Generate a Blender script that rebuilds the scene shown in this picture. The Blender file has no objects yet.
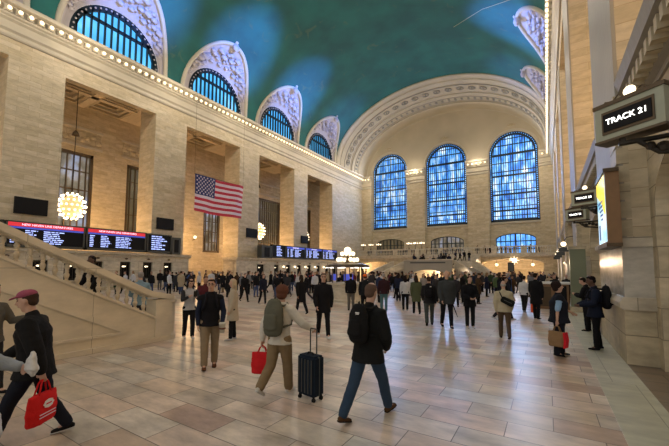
import bpy, bmesh, math, random
from mathutils import Vector, Matrix, noise
random.seed(7)
PI=math.pi
S=bpy.context.scene; C=S.collection
XL,XR,XC,YF=-36.0,1.5,-17.25,71.0
VA,VB,VZ=18.75,12.35,23.4

def V(*a): return Vector(a)
# ------------------------------------------------------------------ materials
MATS={}
def _mat(name):
    m=bpy.data.materials.new(name); m.use_nodes=True
    nt=m.node_tree; b=nt.nodes['Principled BSDF']; return m,nt,b
def plain(name,col,rough=.6,metal=0,emit=None,es=1,spec=None,bump=0,bscale=60):
    if name in MATS: return MATS[name]
    m,nt,b=_mat(name)
    b.inputs['Base Color'].default_value=(*col,1); b.inputs['Roughness'].default_value=rough
    b.inputs['Metallic'].default_value=metal
    if spec is not None: b.inputs['Specular IOR Level'].default_value=spec
    tc=nt.nodes.new('ShaderNodeTexCoord'); n=nt.nodes.new('ShaderNodeTexNoise'); n.inputs['Scale'].default_value=bscale/10
    nt.links.new(tc.outputs['Object'],n.inputs['Vector'])
    mx=nt.nodes.new('ShaderNodeMix'); mx.data_type='RGBA'; mx.blend_type='MULTIPLY'; mx.inputs[0].default_value=.35
    mx.inputs[6].default_value=(*col,1)
    r=nt.nodes.new('ShaderNodeMapRange'); r.inputs[1].default_value=.25;r.inputs[2].default_value=.75;r.inputs[3].default_value=.7;r.inputs[4].default_value=1.15
    nt.links.new(n.outputs[0],r.inputs[0]); nt.links.new(r.outputs[0],mx.inputs[7]); nt.links.new(mx.outputs[2],b.inputs['Base Color'])
    if bump:
        bn=nt.nodes.new('ShaderNodeBump'); bn.inputs['Strength'].default_value=bump; bn.inputs['Distance'].default_value=.05
        n2=nt.nodes.new('ShaderNodeTexNoise'); n2.inputs['Scale'].default_value=bscale; nt.links.new(tc.outputs['Object'],n2.inputs['Vector'])
        nt.links.new(n2.outputs[0],bn.inputs['Height']); nt.links.new(bn.outputs[0],b.inputs['Normal'])
    if emit: b.inputs['Emission Color'].default_value=(*emit,1); b.inputs['Emission Strength'].default_value=es
    MATS[name]=m; return m
def stone(name,c1,c2,bw,bh,mortar=.012,rough=.55,mc=None,bumpd=.02,offset=.5,stops=None,coat=0,var=.35):
    m,nt,b=_mat(name)
    uv=nt.nodes.new('ShaderNodeUVMap'); br=nt.nodes.new('ShaderNodeTexBrick')
    br.inputs['Scale'].default_value=1; br.inputs['Brick Width'].default_value=bw; br.inputs['Row Height'].default_value=bh
    br.inputs['Mortar Size'].default_value=mortar; br.inputs['Mortar Smooth'].default_value=.1; br.offset=offset
    br.inputs['Color1'].default_value=(0,0,0,1); br.inputs['Color2'].default_value=(1,1,1,1); br.inputs['Mortar'].default_value=(.5,.5,.5,1)
    nt.links.new(uv.outputs[0],br.inputs['Vector'])
    cr=nt.nodes.new('ShaderNodeValToRGB'); el=cr.color_ramp.elements
    st=stops or [(0,c1),(1,c2)]
    el[0].position=st[0][0]; el[0].color=(*st[0][1],1); el[1].position=st[-1][0]; el[1].color=(*st[-1][1],1)
    for p,c in st[1:-1]:
        e=el.new(p); e.color=(*c,1)
    nt.links.new(br.outputs['Color'],cr.inputs[0])
    n=nt.nodes.new('ShaderNodeTexNoise'); n.inputs['Scale'].default_value=1.3; n.inputs['Detail'].default_value=8; n.inputs['Roughness'].default_value=.65
    mp=nt.nodes.new('ShaderNodeMapping'); mp.inputs['Scale'].default_value=(1,2.2,1); nt.links.new(uv.outputs[0],mp.inputs[0]); nt.links.new(mp.outputs[0],n.inputs['Vector'])
    r=nt.nodes.new('ShaderNodeMapRange'); r.inputs[1].default_value=.3;r.inputs[2].default_value=.7;r.inputs[3].default_value=1-var;r.inputs[4].default_value=1+var*.6
    nt.links.new(n.outputs[0],r.inputs[0])
    mx=nt.nodes.new('ShaderNodeMix'); mx.data_type='RGBA'; mx.blend_type='MULTIPLY'; mx.inputs[0].default_value=1
    nt.links.new(cr.outputs[0],mx.inputs[6]); nt.links.new(r.outputs[0],mx.inputs[7])
    m2=nt.nodes.new('ShaderNodeMix'); m2.data_type='RGBA'; m2.inputs[7].default_value=(*(mc or tuple(x*.5 for x in c1)),1)
    nt.links.new(br.outputs['Fac'],m2.inputs[0]); nt.links.new(mx.outputs[2],m2.inputs[6]); nt.links.new(m2.outputs[2],b.inputs['Base Color'])
    b.inputs['Roughness'].default_value=rough
    rr=nt.nodes.new('ShaderNodeMapRange'); rr.inputs[3].default_value=rough*.75; rr.inputs[4].default_value=rough*1.25
    nt.links.new(n.outputs[0],rr.inputs[0]); nt.links.new(rr.outputs[0],b.inputs['Roughness'])
    bp=nt.nodes.new('ShaderNodeBump'); bp.invert=True; bp.inputs['Distance'].default_value=bumpd; bp.inputs['Strength'].default_value=.6
    nt.links.new(br.outputs['Fac'],bp.inputs['Height']); nt.links.new(bp.outputs[0],b.inputs['Normal'])
    MATS[name]=m; return m
stone('wall stone',(.48,.395,.25),(.59,.50,.345),1.5,.42,.008,mc=(.36,.28,.17),var=.25)
stone('upper stone',(.50,.42,.30),(.60,.50,.36),2.6,1.3,.008,var=.15)
stone('dark stone',(.44,.37,.24),(.54,.46,.31),1.9,.62,.012)
stone('marble panel',(.50,.47,.40),(.56,.53,.46),2.4,1.4,.006,rough=.22)
stone('pale marble',(.50,.44,.33),(.60,.54,.42),1.6,.9,.010,rough=.35)
stone('stair stone',(.62,.54,.40),(.68,.60,.45),2.6,2.0,.006,var=.18)
stone('floor marble',(.5,.4,.3),(.6,.5,.4),1.02,.47,.006,rough=.33,bumpd=.004,mc=(.14,.11,.085),
      stops=[(0,(.40,.27,.20)),(.2,(.56,.46,.33)),(.38,(.66,.50,.39)),(.55,(.60,.56,.47)),(.72,(.50,.42,.33)),(.85,(.72,.62,.49)),(1,(.47,.32,.25))],var=.42)
plain('beige plaster',(.46,.40,.29),.7,bump=.1,bscale=3)
plain('cornice stone',(.48,.43,.33),.5,bump=.15,bscale=8)
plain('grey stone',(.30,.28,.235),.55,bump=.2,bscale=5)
plain('bronze',(.10,.07,.04),.4,.6)
plain('dark bronze',(.035,.03,.024),.4,.5)
plain('window iron',(.012,.022,.03),.5,.3)
plain('black',(.006,.006,.007),.6,spec=.2)
plain('black screen',(.004,.004,.005),.55,spec=.2)
plain('charcoal metal',(.06,.065,.06),.4,.3)
plain('green marble',(.16,.18,.11),.35,bump=.1,bscale=10)
plain('sign green',(.34,.36,.27),.45)
plain('white paint',(.75,.73,.68),.5)
plain('brown wood',(.22,.12,.05),.5)
plain('globe light',(.9,.85,.75),.4,emit=(1,.80,.52),es=3)
plain('bulb light',(.9,.85,.75),.4,emit=(1,.74,.42),es=2.0)
plain('inner bulb glow',(.8,.6,.35),.4,emit=(1,.60,.26),es=.45)
plain('lit white',(.9,.9,.9),.4,emit=(1,.97,.9),es=3)
plain('led white',(.5,.6,.9),.4,emit=(.36,.46,1),es=1.5)
plain('led lilac',(.7,.7,.9),.4,emit=(.85,.78,1),es=1.4)
plain('led blue',(.05,.08,.4),.4,emit=(.05,.07,.45),es=1.0)
plain('led red',(.5,.02,.04),.4,emit=(.55,.02,.035),es=1.1)
plain('lunette relief',(.42,.38,.38),.6,bump=1.0,bscale=1.6)
plain('gold line',(.45,.40,.22),.5)
plain('skin light',(.50,.30,.21),.5); plain('skin tan',(.36,.20,.13),.5); plain('skin dark',(.10,.05,.032),.5)
plain('eye',(.015,.012,.012),.2); plain('lips',(.32,.12,.10),.5)

def glass_panel(name,stops,scale,strength,seed=0):
    m,nt,b=_mat(name)
    uv=nt.nodes.new('ShaderNodeUVMap'); mp=nt.nodes.new('ShaderNodeMapping'); mp.inputs['Scale'].default_value=scale; mp.inputs['Location'].default_value=(seed,seed*2,0)
    n=nt.nodes.new('ShaderNodeTexNoise'); n.inputs['Scale'].default_value=1; n.inputs['Detail'].default_value=4
    nt.links.new(uv.outputs[0],mp.inputs[0]); nt.links.new(mp.outputs[0],n.inputs['Vector'])
    cr=nt.nodes.new('ShaderNodeValToRGB'); el=cr.color_ramp.elements
    el[0].position=stops[0][0]; el[0].color=(*stops[0][1],1); el[1].position=stops[-1][0]; el[1].color=(*stops[-1][1],1)
    for p,c in stops[1:-1]: el.new(p).color=(*c,1)
    nt.links.new(n.outputs[0],cr.inputs[0])
    b.inputs['Base Color'].default_value=(.03,.05,.08,1); b.inputs['Roughness'].default_value=.15
    nt.links.new(cr.outputs[0],b.inputs['Emission Color']); b.inputs['Emission Strength'].default_value=strength
    MATS[name]=m
glass_panel('day glass',[(.28,(.012,.06,.30)),(.42,(.05,.22,.72)),(.52,(.12,.42,.9)),(.62,(.5,.72,1)),(.72,(.8,.86,1))],(1.1,.35,1),1.7)
glass_panel('lunette glass',[(.3,(.04,.30,.62)),(.6,(.10,.48,.85)),(.75,(.3,.65,1))],(.3,.3,1),1.7)
glass_panel('aisle glass',[(.35,(.10,.07,.03)),(.5,(.30,.24,.16)),(.66,(.45,.5,.7))],(.7,.5,1),.7,3)
glass_panel('bronze screen glass',[(.3,(.10,.065,.02)),(.7,(.32,.22,.08))],(.7,.5,1),.45,5)
glass_panel('poster screen',[(.35,(.10,.38,.60)),(.48,(.45,.66,.75)),(.6,(.75,.8,.8))],(.5,1.6,1),1.5,9)

def ceiling_mat():
    m,nt,b=_mat('teal ceiling')
    tc=nt.nodes.new('ShaderNodeTexCoord'); n=nt.nodes.new('ShaderNodeTexNoise'); n.inputs['Scale'].default_value=.25; n.inputs['Detail'].default_value=6
    nt.links.new(tc.outputs['Object'],n.inputs['Vector'])
    cr=nt.nodes.new('ShaderNodeValToRGB'); cr.color_ramp.elements[0].color=(.006,.078,.072,1); cr.color_ramp.elements[1].color=(.010,.122,.108,1)
    cr.color_ramp.elements[0].position=.35; cr.color_ramp.elements[1].position=.65
    nt.links.new(n.outputs[0],cr.inputs[0])
    v=nt.nodes.new('ShaderNodeTexNoise'); v.inputs['Scale'].default_value=.55; v.inputs['Detail'].default_value=9; v.inputs['Distortion'].default_value=1.2
    nt.links.new(tc.outputs['Object'],v.inputs['Vector'])
    r=nt.nodes.new('ShaderNodeMapRange'); r.inputs[1].default_value=.62; r.inputs[2].default_value=.72; r.inputs[4].default_value=.45
    nt.links.new(v.outputs[0],r.inputs[0])
    mx=nt.nodes.new('ShaderNodeMix'); mx.data_type='RGBA'; mx.inputs[7].default_value=(.10,.13,.07,1)
    nt.links.new(r.outputs[0],mx.inputs[0]); nt.links.new(cr.outputs[0],mx.inputs[6]); nt.links.new(mx.outputs[2],b.inputs['Base Color'])
    b.inputs['Roughness'].default_value=.7; MATS['teal ceiling']=m
ceiling_mat()
def cloth(col,rough=.85):
    k='fabric %.3f %.3f %.3f'%col
    return plain(k,col,rough,spec=.12,bump=.25,bscale=90)
def M(x): return x if not isinstance(x,str) else MATS[x]

# ------------------------------------------------------------------ mesh building
class MB:
    def __init__(s): s.v=[];s.f=[];s.m=[];s.mats=[]
    def mi(s,mat):
        mat=M(mat)
        if mat not in s.mats: s.mats.append(mat)
        return s.mats.index(mat)
    def add(s,vs,fs,mat):
        o=len(s.v); s.v+= [tuple(v) for v in vs]; i=s.mi(mat)
        for f in fs: s.f.append([a+o for a in f]); s.m.append(i)
        return s
    def quad(s,a,b,c,d,mat): return s.add([a,b,c,d],[(0,1,2,3)],mat)
    def box(s,x0,x1,y0,y1,z0,z1,mat):
        vs=[(x,y,z) for z in (z0,z1) for y in (y0,y1) for x in (x0,x1)]
        return s.add(vs,[(0,2,3,1),(4,5,7,6),(0,1,5,4),(2,6,7,3),(0,4,6,2),(1,3,7,5)],mat)
    def obox(s,c,ax,ay,az,hx,hy,hz,mat):
        c=Vector(c);ax=Vector(ax).normalized()*hx;ay=Vector(ay).normalized()*hy;az=Vector(az).normalized()*hz
        vs=[c+ax*i+ay*j+az*k for k in (-1,1) for j in (-1,1) for i in (-1,1)]
        return s.add(vs,[(0,2,3,1),(4,5,7,6),(0,1,5,4),(2,6,7,3),(0,4,6,2),(1,3,7,5)],mat)
    def prism(s,prof,axis,a0,a1,mat):
        """closed 2D profile extruded on axis ('x': prof=(y,z); 'y': prof=(x,z))"""
        n=len(prof)
        P=(lambda p,t:(t,p[0],p[1])) if axis=='x' else ((lambda p,t:(p[0],t,p[1])) if axis=='y' else (lambda p,t:(p[0],p[1],t)))
        vs=[P(p,a0) for p in prof]+[P(p,a1) for p in prof]
        fs=[(i,(i+1)%n,n+(i+1)%n,n+i) for i in range(n)]+[tuple(range(n))[::-1],tuple(range(n,2*n))]
        return s.add(vs,fs,mat)
    def lathe(s,prof,c,mat,n=16,axis='z'):
        c=Vector(c); vs=[];k=len(prof)
        for r,z in prof:
            for i in range(n):
                a=2*PI*i/n; vs.append(c+Vector((r*math.cos(a),r*math.sin(a),z)))
        fs=[(j*n+i,j*n+(i+1)%n,(j+1)*n+(i+1)%n,(j+1)*n+i) for j in range(k-1) for i in range(n)]
        fs+= [tuple(range(n))[::-1],tuple(range((k-1)*n,k*n))]
        return s.add(vs,fs,mat)
    def ball(s,c,r,mat,n=12,sq=(1,1,1)):
        k=n//2; prof=[(max(.001,math.sin(PI*j/k)),-math.cos(PI*j/k)) for j in range(k+1)]
        vs=[];c=Vector(c)
        for a,z in prof:
            for i in range(n):
                t=2*PI*i/n; vs.append(c+Vector((a*math.cos(t)*r*sq[0],a*math.sin(t)*r*sq[1],z*r*sq[2])))
        fs=[(j*n+i,j*n+(i+1)%n,(j+1)*n+(i+1)%n,(j+1)*n+i) for j in range(k) for i in range(n)]
        return s.add(vs,fs,mat)
    def tube(s,pts,r,mat,n=6):
        pts=[Vector(p) for p in pts]; rs=r if isinstance(r,(list,tuple)) else [r]*len(pts)
        vs=[];up=None
        for i,p in enumerate(pts):
            t=(pts[min(i+1,len(pts)-1)]-pts[max(i-1,0)]).normalized()
            if up is None: up=Vector((0,0,1)) if abs(t.z)<.9 else Vector((1,0,0))
            a=(up-t*up.dot(t)).normalized(); up=a; b=t.cross(a)
            for k in range(n):
                q=2*PI*k/n; vs.append(p+(a*math.cos(q)+b*math.sin(q))*rs[i])
        m=len(pts)
        fs=[(j*n+i,j*n+(i+1)%n,(j+1)*n+(i+1)%n,(j+1)*n+i) for j in range(m-1) for i in range(n)]+[tuple(range(n))[::-1],tuple(range((m-1)*n,m*n))]
        return s.add(vs,fs,mat)
    def mesh(s,name,smooth=False):
        me=bpy.data.meshes.new(name); me.from_pydata(s.v,[],s.f); 
        for m in s.mats: me.materials.append(m)
        me.polygons.foreach_set('material_index',s.m)
        bm=bmesh.new(); bm.from_mesh(me); bmesh.ops.recalc_face_normals(bm,faces=bm.faces)
        uv=bm.loops.layers.uv.new('UVMap')
        for f in bm.faces:
            n=f.normal; ax=max(range(3),key=lambda i:abs(n[i])); f.smooth=smooth
            for l in f.loops:
                c=l.vert.co; l[uv].uv=(c.y,c.z) if ax==0 else ((c.x,c.z) if ax==1 else (c.x,c.y))
        bm.to_mesh(me); bm.free(); return me
    def build(s,name,parent=None,smooth=False):
        o=bpy.data.objects.new(name,s.mesh(name,smooth)); C.objects.link(o)
        if parent: o.parent=parent
        return o
def tag(o,label=None,cat=None,group=None,kind=None):
    if label: o['label']=label
    if cat: o['category']=cat
    if group: o['group']=group
    if kind: o['kind']=kind
    return o
def struct(name,mb,smooth=False,label=None):
    o=mb.build(name,None,smooth); o['kind']='structure'
    if label: o['label']=label
    return o
def empty(name,loc=(0,0,0),rz=0):
    o=bpy.data.objects.new(name,None); C.objects.link(o); o.location=loc; o.rotation_euler=(0,0,rz); o.empty_display_size=.2; return o
def copy_tree(o,parent=None):
    c=o.copy(); C.objects.link(c); c.parent=parent
    for ch in list(o.children): copy_tree(ch,c)
    return c

def columns(mb,us,base,top,openings,P,mat):
    """wall in plane: us sorted coordinates; openings (u0,u1,zb,ztf); P(u,z)->xyz"""
    us=sorted(set([round(u,4) for u in us]))
    for a,b in zip(us,us[1:]):
        mid=(a+b)/2; ops=sorted([o for o in openings if o[0]<mid<o[1]],key=lambda o:o[2])
        lo=[base(a) if callable(base) else base, base(b) if callable(base) else base]
        for o in ops:
            mb.quad(P(a,lo[0]),P(b,lo[1]),P(b,o[2]),P(a,o[2]),mat)
            lo=[o[3](a),o[3](b)]
        t=(top(a),top(b)) if callable(top) else (top,top)
        mb.quad(P(a,lo[0]),P(b,lo[1]),P(b,t[1]),P(a,t[0]),mat)
def arch_fn(uc,r,zs,k=1.0):
    return lambda u: zs+k*math.sqrt(max(0,r*r-(u-uc)**2))
def reveal(mb,o,P,Q,mat,n=24,sill=True):
    u0,u1,zb,zt=o; pts=[(u0,zb)]+[(u0+(u1-u0)*(1-math.cos(PI*i/n))/2,) for i in range(n+1)]+[(u1,zb)]
    pts=[p if len(p)==2 else (p[0],zt(p[0])) for p in pts]
    for a,b in zip(pts,pts[1:]): mb.quad(P(*a),P(*b),Q(*b),Q(*a),mat)
    if sill: mb.quad(P(u0,zb),P(u1,zb),Q(u1,zb),Q(u0,zb),mat)
def cosine(u0,u1,n=24): return [u0+(u1-u0)*(1-math.cos(PI*i/n))/2 for i in range(n+1)]

# ------------------------------------------------------------------ floor
mb=MB(); mb.quad((XL-9,-8,0),(.72,-8,0),(.72,YF+14,0),(XL-9,YF+14,0),'floor marble')
struct('floor',mb)
stone('border marble',(.47,.46,.34),(.52,.51,.39),.62,4.0,.006,rough=.35,var=.3)
mb=MB(); mb.quad((.72,-8,0.002),(1.38,-8,0.002),(1.38,YF,0.002),(.72,YF,0.002),'border marble'); struct('trim_1',mb,label='pale worn marble border strip in the floor by the right wall')
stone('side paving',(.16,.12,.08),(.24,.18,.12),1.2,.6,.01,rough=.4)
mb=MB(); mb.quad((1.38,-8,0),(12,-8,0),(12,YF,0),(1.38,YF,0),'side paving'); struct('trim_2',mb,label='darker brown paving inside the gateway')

# ------------------------------------------------------------------ left wall
OPL=[(-.06+12.22*k,8.33+12.22*k) for k in range(0,5)]
ZO=19.1
def side_wall(name,X,sgn,ops,y0,y1,depth,mat,ztop=23.3,zlow=0):
    """sgn=-1: wall thickness extends to -X"""
    mb=MB(); segs=[];y=y0
    for a,b in ops:
        if a>y: segs.append((y,a))
        y=b
    if y<y1: segs.append((y,y1))
    X2=X+sgn*depth
    X3=X+sgn*.8
    for a,b in segs:
        mb.box(min(X,X2),max(X,X2),a,b,zlow,ZO,mat); mb.box(min(X3,X2),max(X3,X2),a,b,ZO,21.2,mat)
    mb.box(min(X,X3),max(X,X3),y0,y1,ZO,ztop,mat)
    return mb
mb=side_wall('wall_left',XL,-1,OPL,-8,YF,3.1,'wall stone')
struct('wall_left',mb)
# aisle behind the left wall
AX=-44.0
AW=[(2.2,6.2,4.5,15),(14.3,18.0,4.5,15),(21.7,25.3,4.5,15),(33.1,36.2,4.5,12.5),(44.3,50.7,4.5,15),(56,61,4.5,15)]
mb=MB(); us=[-8,YF]+[a for w in AW for a in w[:2]]
columns(mb,us,0,21.5,[(a,b,c,(lambda u,d=d:d)) for a,b,c,d in AW],lambda u,z:(AX,u,z),'wall stone')
for a,b,c,d in AW: reveal(mb,(a,b,c,lambda u,d=d:d),lambda u,z:(AX,u,z),lambda u,z:(AX-.5,u,z),'wall stone')
struct('wall_aisle_back',mb)
mb=MB(); plain('coffer recess shade',(.16,.12,.08),.6); plain('coffer moulding',(.40,.33,.22),.6)  # recess ground coloured dark: shade put in to deepen the coffers
mb.box(AX,XL-.8,-8,YF,21.2,21.6,'coffer recess shade')
def coffers(mb,x0,x1,ops):
    for a,b in ops:
        w=(b-a); 
        mb.box(x0,x1,a-3.8,a-.1,20.3,21.2,'upper stone')
        for u0,u1 in ((a-.1,a+w*.5-.35),(a+w*.5+.35,b+.1)):
            for v0,v1 in ((x0,(x0+x1)/2-.3),((x0+x1)/2+.3,x1)):
                for k,(ins,z) in enumerate(((0,20.35),(.35,20.6),(.7,20.9))):
                    c0,c1,d0,d1=v0+ins,v1-ins,u0+ins,u1-ins; t=.3; mt='coffer moulding' if k!=1 else 'beige plaster'
                    mb.box(c0,c0+t,d0,d1,z,21.2,mt); mb.box(c1-t,c1,d0,d1,z,21.2,mt); mb.box(c0+t,c1-t,d0,d0+t,z,21.2,mt); mb.box(c0+t,c1-t,d1-t,d1,z,21.2,mt)
        mb.box(x0,x1,a+w*.5-.35,a+w*.5+.35,20.2,21.2,'upper stone'); mb.box((x0+x1)/2-.3,(x0+x1)/2+.3,a-.1,b+.1,20.2,21.2,'upper stone')
coffers(mb,AX,XL-.8,OPL)
struct('ceiling_aisle',mb)
# aisle windows
wn=0
for i,(a,b,c,d) in enumerate(AW):
    wn+=1
    g='aisle glass' if i in (0,1,3) else 'bronze screen glass'
    m=MB(); m.box(AX-.42,AX-.38,a,b,c,d,g); w=struct('window_%d'%wn,m)
    fr=MB(); 
    fr.box(AX-.4,AX-.1,a,a+.3,c,d,'bronze'); fr.box(AX-.4,AX-.1,b-.3,b,c,d,'bronze'); fr.box(AX-.4,AX-.1,a,b,d-.35,d,'bronze'); fr.box(AX-.4,AX-.1,a,b,c,c+.3,'bronze')
    nv=max(4,int((b-a)/.55))
    for j in range(1,nv): 
        y=a+(b-a)*j/nv; fr.box(AX-.36,AX-.22,y-.06,y+.06,c,d,'bronze')
    for j in range(1,5):
        z=c+(d-c)*j/5; fr.box(AX-.36,AX-.24,a,b,z-.07,z+.07,'bronze')
    fr.build('window_frame',w)
    orn=MB(); orn.box(AX,AX+.12,a-.6,b+.6,d+.9,d+2.6,'dark stone'); orn.box(AX,AX+.2,a-.8,b+.8,d+2.6,d+2.85,'cornice stone'); orn.box(AX,AX+.2,a-.8,b+.8,d+.6,d+.9,'cornice stone')
    for j in range(9):
        y=a-.4+(b-a+.8)*j/8; orn.lathe([(.0,0),(.28,.0),(.22,.1),(0,.14)],(0,0,0),'dark stone',8) if False else orn.ball((AX+.12,y,d+1.75+.3*math.sin(j*2.1)),.32,'dark stone',8,(.4,1,1))
    orn.build('carved_panel',w)

# ------------------------------------------------------------------ cornices
def cornice(name,X,s,y0,y1,label=None):
    """s=+1 protrudes toward +X"""
    prof=[(0,20.5),(.12,20.5),(.22,20.62),(.22,20.78),(.12,20.85),(.12,20.95),(.30,21.1),(.30,21.22),(.08,21.3),(.08,21.85),(.28,22.0),(.28,22.1),(.45,22.2),(.45,22.95),(.85,23.0),(.9,23.12),(.9,23.28),(.75,23.34),(.7,23.42),(0,23.42)]
    m=MB(); m.prism([(X+s*a,z) for a,z in prof],'y',y0,y1,'cornice stone'); return struct(name,m,label=label)
cornice('trim_3',XL,1,-8,YF-.6); cornice('trim_4',XR,-1,-8,YF-.6)

def lamp_proto():
    t=empty('cornice_lamp')
    m=MB(); m.box(-.02,.18,-.23,.23,-.27,.19,'cornice stone'); m.box(.16,.24,-.18,.18,-.22,.14,'cornice stone'); m.prism([(-.09,.14),(.09,.14),(0,.34)],'x',-.02,.18,'cornice stone'); m.build('bracket',t)
    m=MB(); m.ball((.31,0,-.04),.155,'bulb light',8); m.lathe([(.05,0),(.05,.04)],(.2,0,-.04),'bronze',6); m.build('bulb',t,True)
    return t
proto=lamp_proto(); first=True
def place_lamp(x,y,z,rz,label,group):
    global first
    o=proto if first else copy_tree(proto); first=False
    o.location=(x,y,z); o.rotation_euler=(0,0,rz); tag(o,label,'lamp',group); return o
y=4.6
while y<69.6:
    place_lamp(XL+.45,y,22.62,0,'small bare bulb on a square bracket in the row along the left cornice','bulbs along the left cornice'); y+=.68
y=9.0
while y<69.6:
    place_lamp(XR-.45,y,22.62,PI,'small bare bulb on a square bracket in the row along the right cornice','bulbs along the right cornice'); y+=.68

# ------------------------------------------------------------------ far wall
WX=[-29.45,-17.07,-4.72]; WW=8.15; ZS=10.95; ZSP=24.1
big=[(x-WW/2,x+WW/2,ZS,arch_fn(x,WW/2,ZSP)) for x in WX]
small=[(x-3.3,x+3.3,4.4,(lambda u,x=x: 7.6+1.15*math.sqrt(max(0,1-((u-x)/3.35)**2)))) for x in WX]
def vault_z(x,a=VA-.01,b=VB): return VZ+b*math.sqrt(max(0,1-((x-XC)/a)**2))
IA,IB=17.8,11.3   # inner ring of the end arch
us=[XL,XR]
for o in big: us+=cosine(o[0],o[1],32)
for o in small: us+=cosine(o[0],o[1],12)
us+=[XL+(XR-XL)*i/40 for i in range(41)]
P=lambda u,z:(u,YF,z); Q=lambda u,z:(u,YF+.9,z)
ops=big+small
mb=MB(); columns(mb,us,4.4,23.4,[(a,b,c,(lambda u,t=t:min(t(u),23.4))) for a,b,c,t in ops],P,'wall stone')
for o in big: reveal(mb,o,P,Q,'wall stone',32)
for o in small: reveal(mb,o,P,lambda u,z:(u,YF+.5,z),'wall stone',12)
struct('wall_far',mb)
mb=MB(); columns(mb,us,23.4,lambda u:max(23.5,vault_z(u,VA+.5,VB+.3)),[(a,b,23.4,t) for a,b,c,t in big],P,'beige plaster')
struct('wall_far_tympanum',mb)
# band mouldings around windows
mb=MB()
for x in WX:
    pts=[(x+(WW/2+.25)*math.cos(t),YF-.02,ZSP+(WW/2+.25)*math.sin(t)) for t in [PI*i/32 for i in range(33)]]
    mb.tube(pts,.16,'cornice stone',6)
    mb.box(x-.7,x+.7,YF-.35,YF,ZSP+WW/2+1.0,ZSP+WW/2+1.15,'dark stone'); mb.box(x-.35,x+.35,YF-.3,YF,ZSP+WW/2+1.15,ZSP+WW/2+1.35,'dark stone')
    mb.box(x-WW/2-.4,x+WW/2+.4,YF-.3,YF+.3,ZS-.35,ZS,'cornice stone')
struct('trim_5',mb)
# pilasters with lit capitals
for i,(a,b) in enumerate([(XL,WX[0]-WW/2-.15),(WX[0]+WW/2+.15,WX[1]-WW/2-.15),(WX[1]+WW/2+.15,WX[2]-WW/2-.15),(WX[2]+WW/2+.15,XR)]):
    m=MB(); m.box(a,b,YF-.6,YF,4.4,20.5,'wall stone')
    prof=[(0,20.5),(-.75,20.5),(-.85,20.65),(-.75,20.85),(-.75,20.95),(-.95,21.15),(-.7,21.3),(-.7,21.9),(-.95,22.05),(-1.05,22.2),(-1.05,22.95),(-1.4,23.0),(-1.45,23.25),(-1.3,23.42),(0,23.42)]
    m.prism([(YF+p,z) for p,z in prof],'x',a-.1,b+.1,'cornice stone'); struct('trim_%d'%(6+i),m)
    n=max(2,int((b-a)/.68)); 
    for j in range(n):
        place_lamp(a+(b-a)*(j+.5)/n,YF-1.05,22.62,-PI/2,'small bare bulb on the lit capital at top of a far wall pilaster','bulbs on the far wall capitals')
# big windows
def big_window(n,x):
    m=MB(); us=cosine(x-WW/2,x+WW/2,32); t=arch_fn(x,WW/2,ZSP)
    for a,b in zip(us,us[1:]): m.quad((a,YF+.75,ZS),(b,YF+.75,ZS),(b,YF+.75,t(b)),(a,YF+.75,t(a)),'day glass')
    w=struct('window_%d'%n,m)
    f=MB(); F0,F1=YF+.35,YF+.7
    def arc(r0,r1,y0,y1,mat,nn=32):
        for k in range(nn):
            t0,t1=PI*k/nn,PI*(k+1)/nn
            q=[(x+r*math.cos(tt),ZSP+r*math.sin(tt)) for r,tt in ((r0,t0),(r1,t0),(r1,t1),(r0,t1))]
            f.prism(q,'y',y0,y1,mat)
    arc(WW/2-.62,WW/2,F0,F1,'window iron')
    f.box(x-WW/2,x-WW/2+.52,F0,F1,ZS,ZSP,'window iron'); f.box(x+WW/2-.52,x+WW/2,F0,F1,ZS,ZSP,'window iron'); f.box(x-WW/2,x+WW/2,F0,F1,ZS,ZS+.6,'window iron')
    f.build('window_frame',w)
    b=MB(); nv=20
    for j in range(1,nv):
        u=x-WW/2+WW*j/nv; wd=.095 if j%5==0 else .05
        b.box(u-wd,u+wd,YF+.5,YF+.66,ZS,t(u),'window iron')
    for z,h in ((ZSP-.1,.2),(22.4,.07),(20.7,.08),(19.9,.16),(18.4,.07),(17.0,.07),(16.3,.16),(15.2,.07),(13.9,.07),(13.2,.16),(12.2,.07),(25.8,.09),(27.0,.07)):
        hw=WW/2 if z<=ZSP else math.sqrt((WW/2)**2-(z-ZSP)**2)
        b.box(x-hw,x+hw,YF+.52,YF+.68,z-h,z+h,'window iron')
    b.build('glazing_bars',w)
    st=MB()
    for k in range(34):
        z=ZS+.5+k*.4
        for sx in (-1,1): st.box(x+sx*(WW/2-.24)-.07,x+sx*(WW/2-.24)+.07,F0-.04,F0,z,z+.17,'day glass')
    for k in range(1,30):
        tt=PI*k/30; st.ball((x+(WW/2-.25)*math.cos(tt),F0,ZSP+(WW/2-.25)*math.sin(tt)),.09,'day glass',6)
    st.build('frame_studs',w)
for x in WX: wn+=1; big_window(wn,x)
for x in WX:
    wn+=1; m=MB(); t=lambda u:7.6+1.15*math.sqrt(max(0,1-((u-x)/3.35)**2)); us=cosine(x-3.3,x+3.3,12)
    g='day glass' if x>-10 else ('aisle glass' if x>-20 else 'bronze screen glass')
    for a,b in zip(us,us[1:]): m.quad((a,YF+.45,4.4),(b,YF+.45,4.4),(b,YF+.45,t(b)),(a,YF+.45,t(a)),g)
    w=struct('window_%d'%wn,m); f=MB()
    for j in range(9):
        u=x-3.3+6.6*j/8; wd=.13 if j%4==0 else .07; f.box(u-wd,u+wd,YF+.2,YF+.4,4.4,t(u),'window iron')
    for z in (5.9,7.3): f.box(x-3.3,x+3.3,YF+.22,YF+.4,z-.09,z+.09,'window iron')
    pts=[(u,YF+.25,t(u)) for u in us]; f.tube(pts,.14,'window iron',6); f.build('window_frame',w)

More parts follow.
